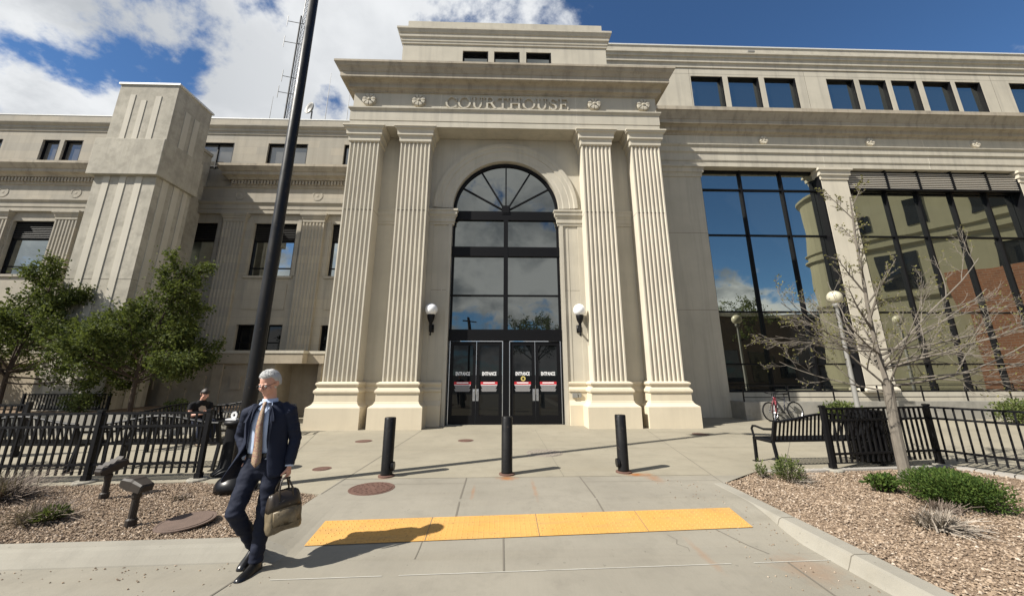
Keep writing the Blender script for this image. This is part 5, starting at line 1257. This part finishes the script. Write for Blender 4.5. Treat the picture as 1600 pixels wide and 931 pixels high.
# ------------------------------------------------------------------ bicycles
def bicycle(loc, rz, lean, frame_mat, lab):
    t = thing('bicycle', lab, 'bicycle', loc, rz, group='bicycles parked at the ramp wall'); t.rotation_euler = (lean, 0, rz)
    R = 0.34; wb = 1.03
    def circ(c, r, n=28): return [(c[0]+r*cos(2*pi*i/n), 0, c[2]+r*sin(2*pi*i/n)) for i in range(n+1)]
    for cx in (0, wb):
        b = MB(); b.tube(circ((cx, 0, R), R-0.02), 0.021, 8, False); w_ = b.build('wheel', M_blackmat, t, True, False)
        b = MB(); b.tube(circ((cx, 0, R), R-0.05), 0.012, 6, False)
        for k in range(18):
            a = 2*pi*k/18; b.bar((cx, 0, R), (cx+(R-0.05)*cos(a), 0, R+(R-0.05)*sin(a)), 0.004)
        b.tube([(cx, -0.05, R), (cx, 0.05, R)], 0.025, 8); b.build('rim', M_steel, w_, False, False)
    H = (0.20, 0, 0.86); S = (0.70, 0, 0.82); B = (0.56, 0, 0.28); RW = (wb, 0, R); HB = (0.235, 0, 0.74)
    b = MB()
    for p, q, r in ((H, HB, .022), (H, (0.68, 0, 0.74), .017), (HB, B, .02), (S, B, .017), (B, RW, .012), ((0.68, 0, 0.72), RW, .011)): b.tube([p, q], r, 8)
    b.build('frame', frame_mat, t, True, False)
    b = MB()
    for s in (-1, 1): b.tube([(0.225, 0.0, 0.76), (0.22, s*0.05, 0.70), (0.03, s*0.05, 0.40), (0, s*0.05, R)], 0.013, 6)
    b.build('fork', frame_mat, t, True, False)
    b = MB(); b.tube([(0.20, 0, 0.86), (0.18, 0, 0.96)], 0.014, 6); b.tube([(0.22, -0.29, 1.0), (0.15, -0.12, 0.97), (0.15, 0.12, 0.97), (0.22, 0.29, 1.0)], 0.014, 8); b.build('handlebar', M_blackmat, t, True, False)
    b = MB(); b.tube([(0.69, 0, 0.80), (0.71, 0, 0.92)], 0.013, 6); b.rings([[(0.60+dx_, w_*cos(a), 0.945+h_*sin(a)) for a in [2*pi*k/10 for k in range(10)]] for dx_, w_, h_ in ((0.0, 0.015, 0.012), (0.06, 0.03, 0.02), (0.18, 0.07, 0.03), (0.26, 0.075, 0.03), (0.28, 0.05, 0.02))]); b.build('saddle', M_blackmat, t, True, False)
    b = MB(); b.lathe([(0.09, -0.004), (0.09, 0.004)], 18); 
    b.v = [(0.56+x_, 0.05+z_, 0.28+y_) for x_, y_, z_ in b.v]; b.bar((0.56, 0.08, 0.28), (0.68, 0.08, 0.16), 0.018); b.bar((0.56, -0.08, 0.28), (0.44, -0.08, 0.40), 0.018); b.build('crankset', M_steel, t, False, False)
mat_pink = mat_plain('red_bike_paint', (0.22, 0.03, 0.045), 0.4); mat_dk = mat_plain('dark_bike_paint', (0.03, 0.03, 0.04), 0.35)
bicycle((9.35, 13.25, 0), rad(48), rad(4), mat_pink, 'bicycle with red frame, front wheel towards the viewer')
bicycle((9.55, 13.62, 0), rad(8), rad(-5), mat_dk, 'bicycle with dark frame leaning behind the red one')

# ------------------------------------------------------------------ across the street (seen in the glass)
OB = thing('tan_building', 'tan building with rounded corner and brick ground storey across the street, seen in the glass', 'building', (37, -8, 0), rad(55))
def roundrect(x0, x1, y0, y1, r, o=0.0):
    P = []
    for cx, cy, a0 in ((x0+r, y1-r, 90), (x0+r, y0+r, 180), (x1-r, y0+r, 270), (x1-r, y1-r, 0)):
        for k in range(7):
            a = rad(a0+15*k); P.append((cx+(r+o)*cos(a), cy+(r+o)*sin(a)))
    return P
b = MB()
X0, X1, Y0, Y1 = 37.0, 72, -13.2, -8
b.rings([[(x, y, z) for x, y in roundrect(X0, X1, Y0, Y1, 2.2)] for z in (0, 21.6)])
b.build('wall', M_tan, OB)
for z, h_, o_ in ((8.3, 0.5, 0.25), (13.6, 0.45, 0.3), (14.6, 0.3, 0.2), (21.0, 0.6, 0.35)):
    b = MB(); b.rings([[(x, y, zz) for x, y in roundrect(X0, X1, Y0, Y1, 2.2, oo)] for zz, oo in ((z, 0.02), (z+h_*0.3, o_*0.5), (z+h_*0.6, o_), (z+h_, o_), (z+h_, 0.02))]); b.build('cornice', M_tan, OB)
for (xa, xb, za, zb) in ((42.6, 45.4, 9.4, 13.0), (45.2, 46.6, 15.6, 18.2), (41.6, 42.8, 15.8, 17.6), (49.5, 51.5, 15.6, 18.2), (50, 54, 4, 12.5), (56, 60, 9, 12.5)):
    q = MB(); q.box(xa, xb, Y1+0.01, Y1+0.08, za, zb); q.build('window', M_gl_dark, OB)
b = MB(); b.box(47.4, 51.0, Y1-1, Y1+0.6, 0, 10.4); b.build('brick_block', M_brick, OB)
OB.location = (34.2, -8.3, 0)
BB = thing('brown_building', 'low dark brown building across the street, seen in the glass', 'building', (30, -14, 0))
b = MB(); b.box(22, 46, -30, -15, 0, 8.6); b.build('wall', mat_stone('brown_wall', (0.075, 0.055, 0.04), 0.1, 0.2), BB)
b = MB(); b.box(21.8, 46.2, -30, -14.7, 8.6, 9.0); b.build('roof', M_tower, BB)
for x in (24, 27.5, 31, 34.5):
    q = MB(); q.box(x, x+2.2, -14.995, -14.9, 1.0, 4.2); q.build('window', M_gl_dark, BB)
def far_tree(x, y, h, sp_, seed, lab):
    rng = random.Random(seed); t = thing('street_tree', lab, 'tree', (x, y, 0), group='trees across the street'); b = MB(); out = []
    b.tube([(x, y, -0.1), (x, y, h*0.35)], [0.2, 0.14], 8)
    for i in range(9):
        a = 2*pi*i/9; el = rng.uniform(0.5, 1.3); branch(b, Vector((x, y, h*0.33)), Vector((cos(a)*cos(el), sin(a)*cos(el), sin(el))), h*0.55, 0.1, rng, 1, out, 0.15, 0.03, 5, 3, (3, 5), (0.5, 0.9), (0.45, 0.6), 0.3)
    b.build('trunk', M_barkdark, t); tips = [p_ for dep, pts, dirs, rr in out if dep >= 2 for p_ in pts[1:]]; lf = MB()
    for _ in range(5000): add_leaf(lf, tips[rng.randrange(len(tips))]+rvec(rng)*abs(rng.gauss(0, 0.3)), rvec(rng), rng.uniform(0.16, 0.28), rng, 0.6)
    lf.build('crown', M_leaf, t)
far_tree(4.6, -25, 9.6, 5, 31, 'street tree across the road opposite the doors'); far_tree(31.5, -17, 12.2, 5, 32, 'street tree across the road before the brown building')
far_tree(-33, -12, 12.5, 5, 33, 'street tree across the road opposite the stone wing')
ULP = tag(None or bpy.data.objects.new('utility_pole', None), 'wooden utility pole across the road opposite the doors', 'pole'); C.objects.link(ULP); ULP.location = (-4.6, -26, 0)
b = MB(); b.tube([(-4.6, -26, 0), (-4.6, -26, 9.6)], [0.16, 0.12], 8); b.box(-5.3, -3.9, -26.06, -25.94, 9.0, 9.15); b.build('pole', M_barkdark, ULP)

# ------------------------------------------------------------------ people
def ell(c, rx, ry, n=24, e=1.0, tilt=(0, 0)):
    P = []
    for k in range(n):
        a = 2*pi*k/n; x = sin(a); y = -cos(a)
        x = math.copysign(abs(x)**e, x); y = math.copysign(abs(y)**e, y)
        P.append(Vector((c[0]+rx*x, c[1]+ry*y, c[2]+tilt[0]*rx*x+tilt[1]*ry*y)))
    return P
def rotz(p, a, c=(0, 0)):
    x, y = p[0]-c[0], p[1]-c[1]; return (c[0]+x*cos(a)-y*sin(a), c[1]+x*sin(a)+y*cos(a), p[2])
def hand(b, wrist, palm_dir, side, curl=0.7, s=1.0):
    """palm with four curled fingers and a thumb; palm_dir points from wrist to knuckles, side to the thumb, palm faces n"""
    d = Vector(palm_dir).normalized(); sd = Vector(side); sd = (sd-d*sd.dot(d)).normalized(); n = d.cross(sd); w = Vector(wrist)
    k = w+d*0.085*s
    b.tube([w-d*0.02*s, w+d*0.03*s, w+d*0.07*s, k+d*0.008*s], [0.026*s, 0.036*s, 0.040*s, 0.034*s], 10, True, 0.45, ref=sd)
    for i, L in enumerate((0.070, 0.078, 0.072, 0.056)):
        p = k+sd*((1.5-i)*0.0205*s); dd = d.copy(); pts = [p-d*0.01*s, p]
        for j, f in enumerate((0.45, 0.32, 0.23)):
            a = curl*(0.75+0.45*j); dd = (dd*cos(a)+n*sin(a)).normalized(); p = p+dd*(L*f*s); pts.append(p)
        b.tube(pts, [0.0105*s, 0.0105*s, 0.0098*s, 0.009*s, 0.0075*s], 8)
    p = w+d*0.03*s+sd*0.028*s; t1 = (d*0.6+sd*0.75+n*0.35).normalized(); t2 = (d*0.8+sd*0.1+n*0.75).normalized()
    b.tube([p-sd*0.01*s, p+t1*0.032*s, p+t1*0.034*s+t2*0.028*s, p+t1*0.034*s+t2*0.05*s], [0.014*s, 0.0125*s, 0.011*s, 0.008*s], 8)
HPITCH = 0.0
def hrot(p, yaw):
    x, y, z = p; c_, s_ = cos(HPITCH), sin(HPITCH); return rotz((x, y*c_-z*s_, y*s_+z*c_), yaw)
def head_shape(b, c, yaw, s=1.0):
    """head with brow, nose, cheeks, jaw, chin, mouth and ears; faces -y before the yaw"""
    q = MB()
    q.sphere((0, 0.012, 0.03), 0.1, 20, 14, 0.76, 0.95, 1.0)
    q.sphere((0, -0.022, -0.035), 0.07, 18, 12, 0.88, 0.92, 1.12)
    q.sphere((0, -0.062, -0.088), 0.026, 12, 8, 1.15, 0.9, 0.75)          # chin
    for s_ in (-1, 1):
        q.sphere((s_*0.040, -0.062, -0.025), 0.027, 12, 8, 1, 0.8, 1)     # cheek
        q.sphere((s_*0.030, -0.078, 0.024), 0.016, 10, 8, 1.5, 0.6, 0.5)  # brow
        q.tube([(s_*0.075, 0.01, 0.022), (s_*0.084, 0.018, 0.018), (s_*0.086, 0.02, -0.005), (s_*0.076, 0.012, -0.030)], [0.010, 0.014, 0.012, 0.007], 8)
        q.sphere((s_*0.011, -0.095, -0.030), 0.010, 8, 6)
    q.tube([(0, -0.080, 0.026), (0, -0.094, 0.008), (0, -0.108, -0.018), (0, -0.104, -0.030), (0, -0.088, -0.034)], [0.009, 0.010, 0.014, 0.014, 0.010], 10)
    q.tube([(-0.022, -0.079, -0.058), (0, -0.090, -0.055), (0.022, -0.079, -0.058)], [0.004, 0.0085, 0.004], 8); q.tube([(-0.020, -0.078, -0.066), (0, -0.088, -0.067), (0.020, -0.078, -0.066)], [0.004, 0.009, 0.004], 8)
    b.add([Vector(c)+Vector(hrot((x*s, y*s, z*s), yaw)) for x, y, z in q.v], q.f)
def folds(amp, fx=1.0):
    def f(co): return amp*(noise.noise((co.x*9*fx, co.y*9*fx, co.z*16))+0.5*noise.noise((co.x*22, co.y*22, co.z*34)))
    return f

MAN_LOC = (-2.49, 4.13, -0.127); MAN_RZ = rad(3)
MAN = thing('person', 'white-haired person in navy suit and patterned tie striding along the gutter, briefcase in hand', 'person', MAN_LOC, MAN_RZ)
MAN.scale = (1.0,)*3; MAN.rotation_euler = (rad(2), rad(-2.5), MAN_RZ)
HPITCH = rad(17); HEADC = Vector((0.0, -0.045, 1.685)); HYAW = rad(-13)
L_SH, L_EL, L_WR = Vector((0.19, 0.01, 1.41)), Vector((0.255, 0.045, 1.13)), Vector((0.245, -0.02, 0.885))
R_SH, R_EL, R_WR = Vector((-0.19, 0.01, 1.41)), Vector((-0.315, 0.11, 1.17)), Vector((-0.185, 0.0, 0.985))
L_HIP, L_KN, L_AN = Vector((0.095, 0.0, 0.92)), Vector((0.075, -0.075, 0.50)), Vector((0.045, -0.10, 0.095))
R_HIP, R_KN, R_AN = Vector((-0.095, 0.0, 0.92)), Vector((-0.13, -0.20, 0.535)), Vector((-0.075, 0.075, 0.155))
b = MB()
b.rings([ell((0, 0, .86), .13, .095), ell((0, 0, .95), .155, .10), ell((0, 0.01, 1.10), .145, .095), ell((0, 0, 1.28), .165, .11), ell((0, .01, 1.40), .17, .09), ell((0, .015, 1.46), .10, .07), ell((0, .01, 1.50), .06, .058)])
b.tube([(0, .012, 1.44), (0, -.005, 1.56), (0, -.015, 1.64)], [0.062, 0.056, 0.055], 14)
head_shape(b, HEADC, HYAW)
for (S_, E_, Wr, sd) in ((L_SH, L_EL, L_WR, 1), (R_SH, R_EL, R_WR, -1)):
    b.tube([S_+Vector((-sd*.05, 0, .01)), S_, S_.lerp(E_, .5), E_, E_.lerp(Wr, .35), Wr], [.055, .055, .046, .038, .038, .027], 12)
for (H_, K_, A_) in ((L_HIP, L_KN, L_AN), (R_HIP, R_KN, R_AN)):
    b.tube([H_+Vector((0, 0, .05)), H_, H_.lerp(K_, .5), K_, K_.lerp(A_, .35), A_], [.085, .088, .07, .052, .05, .035], 12)
b.tube([L_AN+Vector((0, .01, -.02)), L_AN+Vector((-.012, -.04, -.060)), L_AN+Vector((-.025, -.12, -.077))], [.028, .020, .010], 10); b.tube([R_AN+Vector((0, .01, -.02)), R_AN+Vector((0, -.03, -.075)), R_AN+Vector((0, -.10, -.115))], [.028, .020, .010], 10)
hand(b, L_WR, (0.0, -0.05, -1), (0.0, -1, 0), 0.85); hand(b, R_WR, (0.28, -0.15, -1), (0.5, -0.8, 0), 0.3)
body = b.build('body', M_skin, MAN, True, False); remesh(body, 0.0055, 3, 0.5)
b = MB()   # hair: full wavy shell
n_, m_ = 64, 34; V = []
for i in range(m_+1):
    for k in range(n_):
        t = pi*i/m_; a = 2*pi*k/n_; d = Vector((sin(t)*sin(a), -sin(t)*cos(a), cos(t)))
        front = -d.y
        hl = 0.60 if front > 0.45 else (0.60-1.05*min(1, (0.45-front)/0.85))   # hairline height
        r = Vector((0.082, 0.102, 0.112)); nn = noise.noise((d.x*5, d.y*5, d.z*5)); n2_ = noise.noise((d.x*13+3, d.y*13, d.z*13))
        over = 1.06+0.07*nn+0.10*n2_+0.02*max(0, d.z)
        if d.z < hl: over = 0.86
        p = Vector((d.x*r.x, d.y*r.y+0.012, d.z*r.z+0.022))*over
        V.append(HEADC+Vector(hrot((p.x, p.y, p.z), HYAW)))
b.add(V, [(i*n_+k, i*n_+(k+1) % n_, (i+1)*n_+(k+1) % n_, (i+1)*n_+k) for i in range(m_) for k in range(n_)])
rs_ = random.Random(4)
for _ in range(420):
    a = rs_.uniform(0, 2*pi); t0 = rs_.uniform(0.1, 1.5); t1 = t0+rs_.uniform(0.35, 0.8); da = rs_.uniform(-0.5, 0.5); P_ = []
    for j in range(5):
        t = t0+(t1-t0)*j/4; aa = a+da*j/4; d = Vector((sin(t)*sin(aa), -sin(t)*cos(aa), cos(t))); fr = -d.y
        hl = 0.60 if fr > 0.45 else (0.60-1.05*min(1, (0.45-fr)/0.85))
        if d.z < hl-0.03: break
        k_ = 1.09+0.05*noise.noise(d*6)+0.05*sin(pi*j/4)+0.02*rs_.random(); P_.append(HEADC+Vector(hrot((d.x*0.082*k_, d.y*0.102*k_+0.012, d.z*0.112*k_+0.022), HYAW)))
    if len(P_) > 2: b.tube(P_, [0.0032]*(len(P_)-1)+[0.001], 4, False)
b.build('hair', M_hairw, MAN, True, False)
for s_ in (-1, 1):
    b = MB(); b.sphere((0, 0, 0), 0.012, 12, 8); b.cm = 1; b.sphere((0, -0.0055, 0), 0.0072, 10, 8)
    b.v = [tuple(HEADC+Vector(hrot((x+s_*0.031, y-0.080, z+0.006), HYAW))) for x, y, z in b.v]; b.build('eye', [M_white, M_leather], MAN, True, False)
b = MB()
def hp(x, y, z): return HEADC+Vector(hrot((x, y, z), HYAW))
for s_ in (-1, 1):
    b.tube([hp(s_*0.034+0.025*cos(2*pi*k/16), -0.102, 0.004+0.018*sin(2*pi*k/16)) for k in range(17)], 0.0022, 5, False); b.tube([hp(s_*0.059, -0.100, 0.01), hp(s_*0.078, -0.04, 0.016), hp(s_*0.082, 0.02, 0.012)], 0.0022, 5)
b.tube([hp(-0.010, -0.105, 0.008), hp(0, -0.110, 0.011), hp(0.010, -0.105, 0.008)], 0.0022, 5); b.build('glasses', M_leather, MAN, False, False)
# shirt with collar
b = MB(); b.rings([ell((0, 0, .97), .165, .118), ell((0, 0, 1.08), .168, .122), ell((0, -.005, 1.20), .172, .128), ell((0, -.005, 1.31), .18, .13), ell((0, 0, 1.40), .165, .108), ell((0, .008, 1.455), .105, .085), ell((0, .008, 1.49), .072, .070), ell((0, .002, 1.535), .070, .068), ell((0, 0, 1.538), .062, .060)])
b.add([(-.012, -.070, 1.525), (-.062, -.062, 1.515), (-.072, -.098, 1.455), (-.03, -.108, 1.435)], [(0, 1, 2, 3)]); b.add([(.012, -.070, 1.525), (.062, -.062, 1.515), (.072, -.098, 1.455), (.03, -.108, 1.435)], [(3, 2, 1, 0)])
b.build('shirt', M_shirt, MAN, True, False)
b = MB()
tie = [(1.515, .016, -.086), (1.49, .020, -.100), (1.475, .015, -.108), (1.40, .026, -.130), (1.30, .033, -.150), (1.20, .038, -.150), (1.10, .042, -.142), (1.00, .046, -.145), (0.955, .046, -.150), (0.91, .004, -.155)]
b.rings([[(-w-0.012*(1.5-z), y, z), (0-0.012*(1.5-z), y-.010, z), (w-0.012*(1.5-z), y, z), (0-0.012*(1.5-z), y+.012, z)] for z, w, y in tie]); b.build('tie', M_tie, MAN, True, False)
# trousers
b = MB()
b.rings([ell((0, 0, .78), .10, .09), ell((0, .005, .84), .172, .118), ell((0, .005, .92), .178, .125), ell((0, 0, 1.0), .168, .120), ell((0, 0, 1.025), .166, .118)])
def leg(H_, K_, A_, hem):
    ax = (A_-K_).normalized(); e_ = A_+ax*hem
    b.tube([H_+Vector((0, 0, .04)), H_, H_.lerp(K_, .35), H_.lerp(K_, .7), K_, K_.lerp(A_, .3), K_.lerp(A_, .7), e_], [.098, .100, .094, .080, .074, .070, .062, .060], 18)
leg(L_HIP, L_KN, L_AN, 0.02); leg(R_HIP, R_KN, R_AN, 0.0)
tr = b.build('trousers', M_navyt, MAN, True, False); remesh(tr, 0.009, 5, 0.5, folds(0.010))
b = MB(); b.rings([ell((0, 0, .995), .171, .124), ell((0, 0, .995), .176, .130), ell((0, 0, 1.03), .175, .128), ell((0, 0, 1.03), .168, .120)], False); b.cm = 1; b.box(-.022, .022, -.142, -.128, .995, 1.03); b.build('belt', [M_leather, M_steel], MAN, False, False)
# shoes
def shoe(A_, toe_dir, pitch, name='shoe'):
    b = MB(); d = Vector((toe_dir[0], toe_dir[1], 0)).normalized(); r = Vector((d.y, -d.x, 0)); up = Vector((0, 0, 1))
    ca, sa = cos(pitch), sin(pitch); f = d*ca-up*sa; u = up*ca+d*sa
    base = A_-u*0.088-f*0.055
    sec = [(-.01, .022, .03, .045), (.01, .036, .045, .085), (.05, .040, .055, .105), (.09, .040, .05, .095), (.13, .043, .04, .070), (.19, .050, .03, .052), (.24, .044, .025, .042), (.265, .034, .018, .034), (.278, .016, .012, .024)]
    R = []
    for x, w, _, h in sec:
        c = base+f*x
        R.append([c+r*w*1.02, c+r*w*1.02+u*0.014, c+r*w+u*0.016, c+r*(w*.86)+u*(h*.65), c+r*(w*.4)+u*h, c-r*(w*.4)+u*h, c-r*(w*.86)+u*(h*.65), c-r*w+u*0.016, c-r*w*1.02+u*0.014, c-r*w*1.02])
    b.rings(R); return b.build(name, M_leather, MAN, True, False)
shoe(L_AN+Vector((0, 0, -.006)), (-.18, -1), 0.0); shoe(R_AN+Vector((0, 0.0, -.004)), (-.10, -1), rad(17))
# jacket: open front shell with sleeves and lapels
b = MB(); nk = 34; R = []
prof = [(1.505, .080, .078, 14, 14, 0), (1.485, .100, .092, 14, 14, 0), (1.462, .140, .106, 20, 20, 0), (1.435, .180, .118, 23, 23, 0), (1.39, .198, .130, 25, 25, 0), (1.34, .203, .138, 26, 26, 0), (1.28, .203, .146, 26, 28, 0), (1.18, .196, .144, 23, 32, .01), (1.08, .193, .142, 22, 38, .03), (1.0, .200, .148, 23, 44, .07), (.93, .208, .156, 25, 50, .09), (.86, .214, .162, 28, 55, .13), (.80, .218, .166, 32, 58, .15)]
for z, rx, ry, aL, aR, fl in prof:
    row = []
    for k in range(nk+1):
        a = rad(aL)+(2*pi-rad(aL)-rad(aR))*k/nk
        f = k/nk; ext = fl*max(0, (f-0.62)/0.38)**1.2; wob = 0.006*sin(a*7+z*9)*(1.5-z)*2
        x, y = (rx+wob)*sin(a), -(ry+wob)*cos(a)
        nrm = Vector((sin(a), -cos(a), 0)); out_ = Vector((-1.0, -0.25, 0))
        row.append(Vector((x, y, z))+out_*ext+Vector((0, 0, -0.03*f*fl/0.2)))
    R.append(row)
nr = len(R); V = [p for r_ in R for p in r_]
b.add(V, [(i*(nk+1)+k, i*(nk+1)+k+1, (i+1)*(nk+1)+k+1, (i+1)*(nk+1)+k) for i in range(nr-1) for k in range(nk)])
jk = b.build('jacket', M_navy, MAN, True, False)
so = jk.modifiers.new('s', 'SOLIDIFY'); so.thickness = 0.012; so.offset = 0
sb = jk.modifiers.new('u', 'SUBSURF'); sb.levels = 1; sb.render_levels = 1; apply_mods(jk)
for v in jk.data.vertices: v.co += v.normal*folds(0.008)(v.co)
jk.data.polygons.foreach_set('use_smooth', [True]*len(jk.data.polygons))
for (S_, E_, Wr, sd) in ((L_SH, L_EL, L_WR, 1), (R_SH, R_EL, R_WR, -1)):
    b = MB(); sh = S_+Vector((-sd*.045, 0, .005))
    b.tube([sh+Vector((-sd*.05, 0, .0)), sh+Vector((0, 0, .018)), S_+Vector((sd*.012, 0, -.01)), S_.lerp(E_, .3), S_.lerp(E_, .7), E_, E_.lerp(Wr, .3), E_.lerp(Wr, .7), Wr+(Wr-E_).normalized()*0.0], [.045, .062, .070, .068, .063, .058, .056, .052, .047], 18)
    o = b.build('sleeve', M_navy, MAN, True, False); remesh(o, 0.009, 4, 0.5, folds(0.009)); 
    b = MB(); d = (Wr-E_).normalized(); b.tube([Wr-d*.03, Wr+d*.012], [.040, .038], 14); b.build('cuff', M_shirt, MAN, True, False)
for sd, dx0 in ((1, 0), (-1, 0)):
    b = MB(); P = [(.050, -.098, 1.49), (.085, -.112, 1.47), (.125, -.142, 1.38), (.135, -.154, 1.33), (.108, -.162, 1.335), (.100, -.162, 1.20), (.090, -.157, 1.08), (.080, -.157, 1.16), (.082, -.154, 1.30), (.070, -.130, 1.42)]
    pts = [(sd*x*(1.0 if sd > 0 else 1.12), y-.006, z) for x, y, z in P]; q = [(x, y+.012, z) for x, y, z in pts]; n = len(P)
    b.add(pts+q, [tuple(range(n)), tuple(range(2*n-1, n-1, -1))]+[(i, (i+1) % n, n+(i+1) % n, n+i) for i in range(n)]); b.build('lapel', M_navy, MAN, False, False)

# the briefcase hangs from the left hand
BAG = thing('briefcase', 'worn olive leather briefcase with dark handles hanging from the walking person\'s hand', 'bag', MAN_LOC, MAN_RZ)
BAG.scale = (1.0,)*3; BAG.rotation_euler = (rad(2), rad(-2.5), MAN_RZ)
HC = L_WR+Vector((0.012, -0.06, -0.105))     # inside the curled fingers
bc = Vector((HC.x+0.02, HC.y+0.0, 0.0)); ba = rad(48)      # the long side runs across the walking direction a little
ux = Vector((cos(ba), sin(ba), 0)); uy = Vector((-sin(ba), cos(ba), 0)); up = Vector((-0.05, 0, 1))
def bp_(a, d, z): return bc+ux*a*0.78+uy*d*0.95+up*(0.075+z*0.93)
b = MB(); R = []
prof = ((.275, .15, .03), (.28, .172, .060), (.30, .190, .078), (.34, .200, .090), (.40, .203, .094), (.46, .200, .090), (.52, .192, .082), (.57, .182, .070))
def bagring(z, L, T, k_=0.0):
    r_ = []
    for k in range(40):
        a = 2*pi*k/40; x = math.copysign(abs(cos(a))**0.6, cos(a)); y = math.copysign(abs(sin(a))**0.75, sin(a))
        q = noise.noise((x*2.2+1, y*2.2, z*9)); q2 = noise.noise((x*6, y*6+4, z*18))
        r_.append(bp_(x*L*(1+0.05*q), y*T*(1+0.28*q+0.10*q2), z-0.03*x*x+0.014*q+k_))
    return r_
b.rings([bagring(*p_) for p_ in prof]); bo = b.build('body', M_bag, BAG, True, False)
b = MB(); b.rings([bagring(*p_) for p_ in ((.50, .199, .088), (.55, .192, .080), (.60, .182, .062), (.635, .172, .042), (.65, .165, .020))]); b.build('flap', M_bagd, BAG, True, False)
for d_ in (-1, 1):
    b = MB(); b.rings([[bp_(x*0.15, d_*(.105-.02*abs(x)), z) for x, z in ((-1, .345), (0, .335), (1, .345), (1, .47), (0, .48), (-1, .47))], [bp_(x*0.155, d_*.075, z) for x, z in ((-1, .34), (0, .33), (1, .34), (1, .48), (0, .49), (-1, .48))]]); b.build('pocket', M_bag, BAG, True, False)
for d_ in (-1, 1):
    b = MB(); b.tube([bp_(-.08, d_*.060, .56), bp_(-.075, d_*.045, .66), bp_(-.045, d_*.02, .735), HC+ux*-.03+Vector((0, 0, .0))+uy*d_*.006, HC+ux*.03+uy*d_*.006, bp_(.045, d_*.02, .735), bp_(.075, d_*.045, .66), bp_(.08, d_*.060, .56)], 0.0085, 8); b.build('handle', M_bagd, BAG, True, False)

# seated person far left
HPITCH = rad(20); SPL = (-7.72, 9.95, 0)
SP = thing('person', 'person in black T-shirt sitting on a bench, dark hair, looking down at a phone', 'person', SPL, rad(62))
b = MB()
b.rings([ell((0, .05, .44), .16, .12), ell((0, .05, .60), .15, .11), ell((0, .02, .80), .16, .11), ell((0, -.02, .95), .17, .095), ell((0, -.035, 1.00), .10, .07), ell((0, -.04, 1.03), .055, .055)])
b.tube([(0, -.04, 1.0), (0, -.075, 1.10)], .052, 12); head_shape(b, (0, -.12, 1.165), 0.0)
for s_ in (-1, 1):
    b.tube([(s_*.15, -.02, .94), (s_*.20, -.02, .92), (s_*.225, -.06, .78), (s_*.20, -.14, .68), (s_*.07, -.34, .72)], [.05, .052, .042, .038, .028], 12); hand(b, (s_*.065, -.345, .725), (-s_*.35, -.7, .45), (0, -.2, 1), 0.8)
    b.tube([(s_*.09, .02, .50), (s_*.11, -.22, .52), (s_*.13, -.44, .50), (s_*.13, -.46, .30), (s_*.13, -.44, .08)], [.09, .085, .062, .055, .04], 12); b.tube([(s_*.13, -.41, .05), (s_*.14, -.60, .03)], [.042, .03], 10)
o = b.build('body', M_skin, SP, True, False); remesh(o, 0.007, 3)
b = MB(); b.rings([ell((0, .05, .46), .178, .14), ell((0, .05, .60), .172, .132), ell((0, .02, .80), .182, .13), ell((0, -.02, .94), .185, .112), ell((0, -.035, 1.0), .115, .085), ell((0, -.04, 1.03), .066, .066)])
for s_ in (-1, 1): b.tube([(s_*.12, -.02, .95), (s_*.20, -.02, .92), (s_*.222, -.05, .80)], [.06, .066, .062], 14)
o = b.build('shirt', M_leather, SP, True, False); remesh(o, 0.01, 4)
mat_black_cloth = mat_plain('black_cotton', (0.012, 0.012, 0.013), 0.9, 0, 0, 0.2); o.data.materials.clear(); o.data.materials.append(mat_black_cloth)
b = MB(); b.add([(x, -.128-0.0*abs(x), z) for x, z in ((-.07, .78), (.06, .74), (.085, .82), (.05, .88), (-.03, .90), (-.085, .85))], [(0, 1, 2, 3, 4, 5)]); b.v = [(x, y+0.012*abs(x)*8, z) for x, y, z in b.v]; b.build('print', mat_plain('pale_print', (0.42, 0.36, 0.28), 0.8), o, False, False)
b = MB()
for s_ in (-1, 1): b.tube([(s_*.07, .08, .47), (s_*.10, -.22, .525), (s_*.13, -.45, .505), (s_*.13, -.475, .30), (s_*.13, -.455, .10)], [.105, .098, .078, .072, .068], 14)
o = b.build('trousers', M_navyt, SP, True, False); remesh(o, 0.012, 4)
b = MB(); V = []
for i in range(15):
    for k in range(24):
        t = pi*i/14; a = 2*pi*k/24; d = Vector((sin(t)*sin(a), -sin(t)*cos(a), cos(t))); hl = 0.22 if -d.y > 0.4 else 0.22-0.9*min(1, (0.4+d.y)/0.7); ov = 1.12+0.12*noise.noise(d*6) if d.z > hl else 0.85
        h_ = hrot((d.x*.084*ov, .012+d.y*.102*ov, .025+d.z*.108*ov), 0.0); V.append((h_[0], -.12+h_[1], 1.165+h_[2]))
b.add(V, [(i*24+k, i*24+(k+1) % 24, (i+1)*24+(k+1) % 24, (i+1)*24+k) for i in range(14) for k in range(24)]); b.build('hair', mat_plain('dark_hair', (0.02, 0.014, 0.011), 0.6), SP, True, False)
for s_ in (-1, 1):
    b = MB(); b.rings([[(s_*.13+w*cos(2*pi*k/12), y, 0.005+h*(1+sin(2*pi*k/12))) for k in range(12)] for y, w, h in ((-.38, .03, .04), (-.45, .045, .045), (-.55, .048, .03), (-.64, .04, .022), (-.67, .015, .012))]); b.build('shoe', mat_plain('tan_shoe', (0.25, 0.19, 0.13), 0.7), SP, True, False)
PH = thing('phone', 'small dark phone held by the seated person', 'phone', SPL, rad(62)); b = MB(); b.obox((0, -.43, .76), (1, 0, 0), (0, .75, .66), (0, -.66, .75), .038, .075, .005); b.build('case', M_leather, PH, False, False); b = MB(); b.obox((0, -.427, .7645), (1, 0, 0), (0, .75, .66), (0, -.66, .75), .034, .068, .001); b.build('screen', M_gl_dark, PH, False, False)
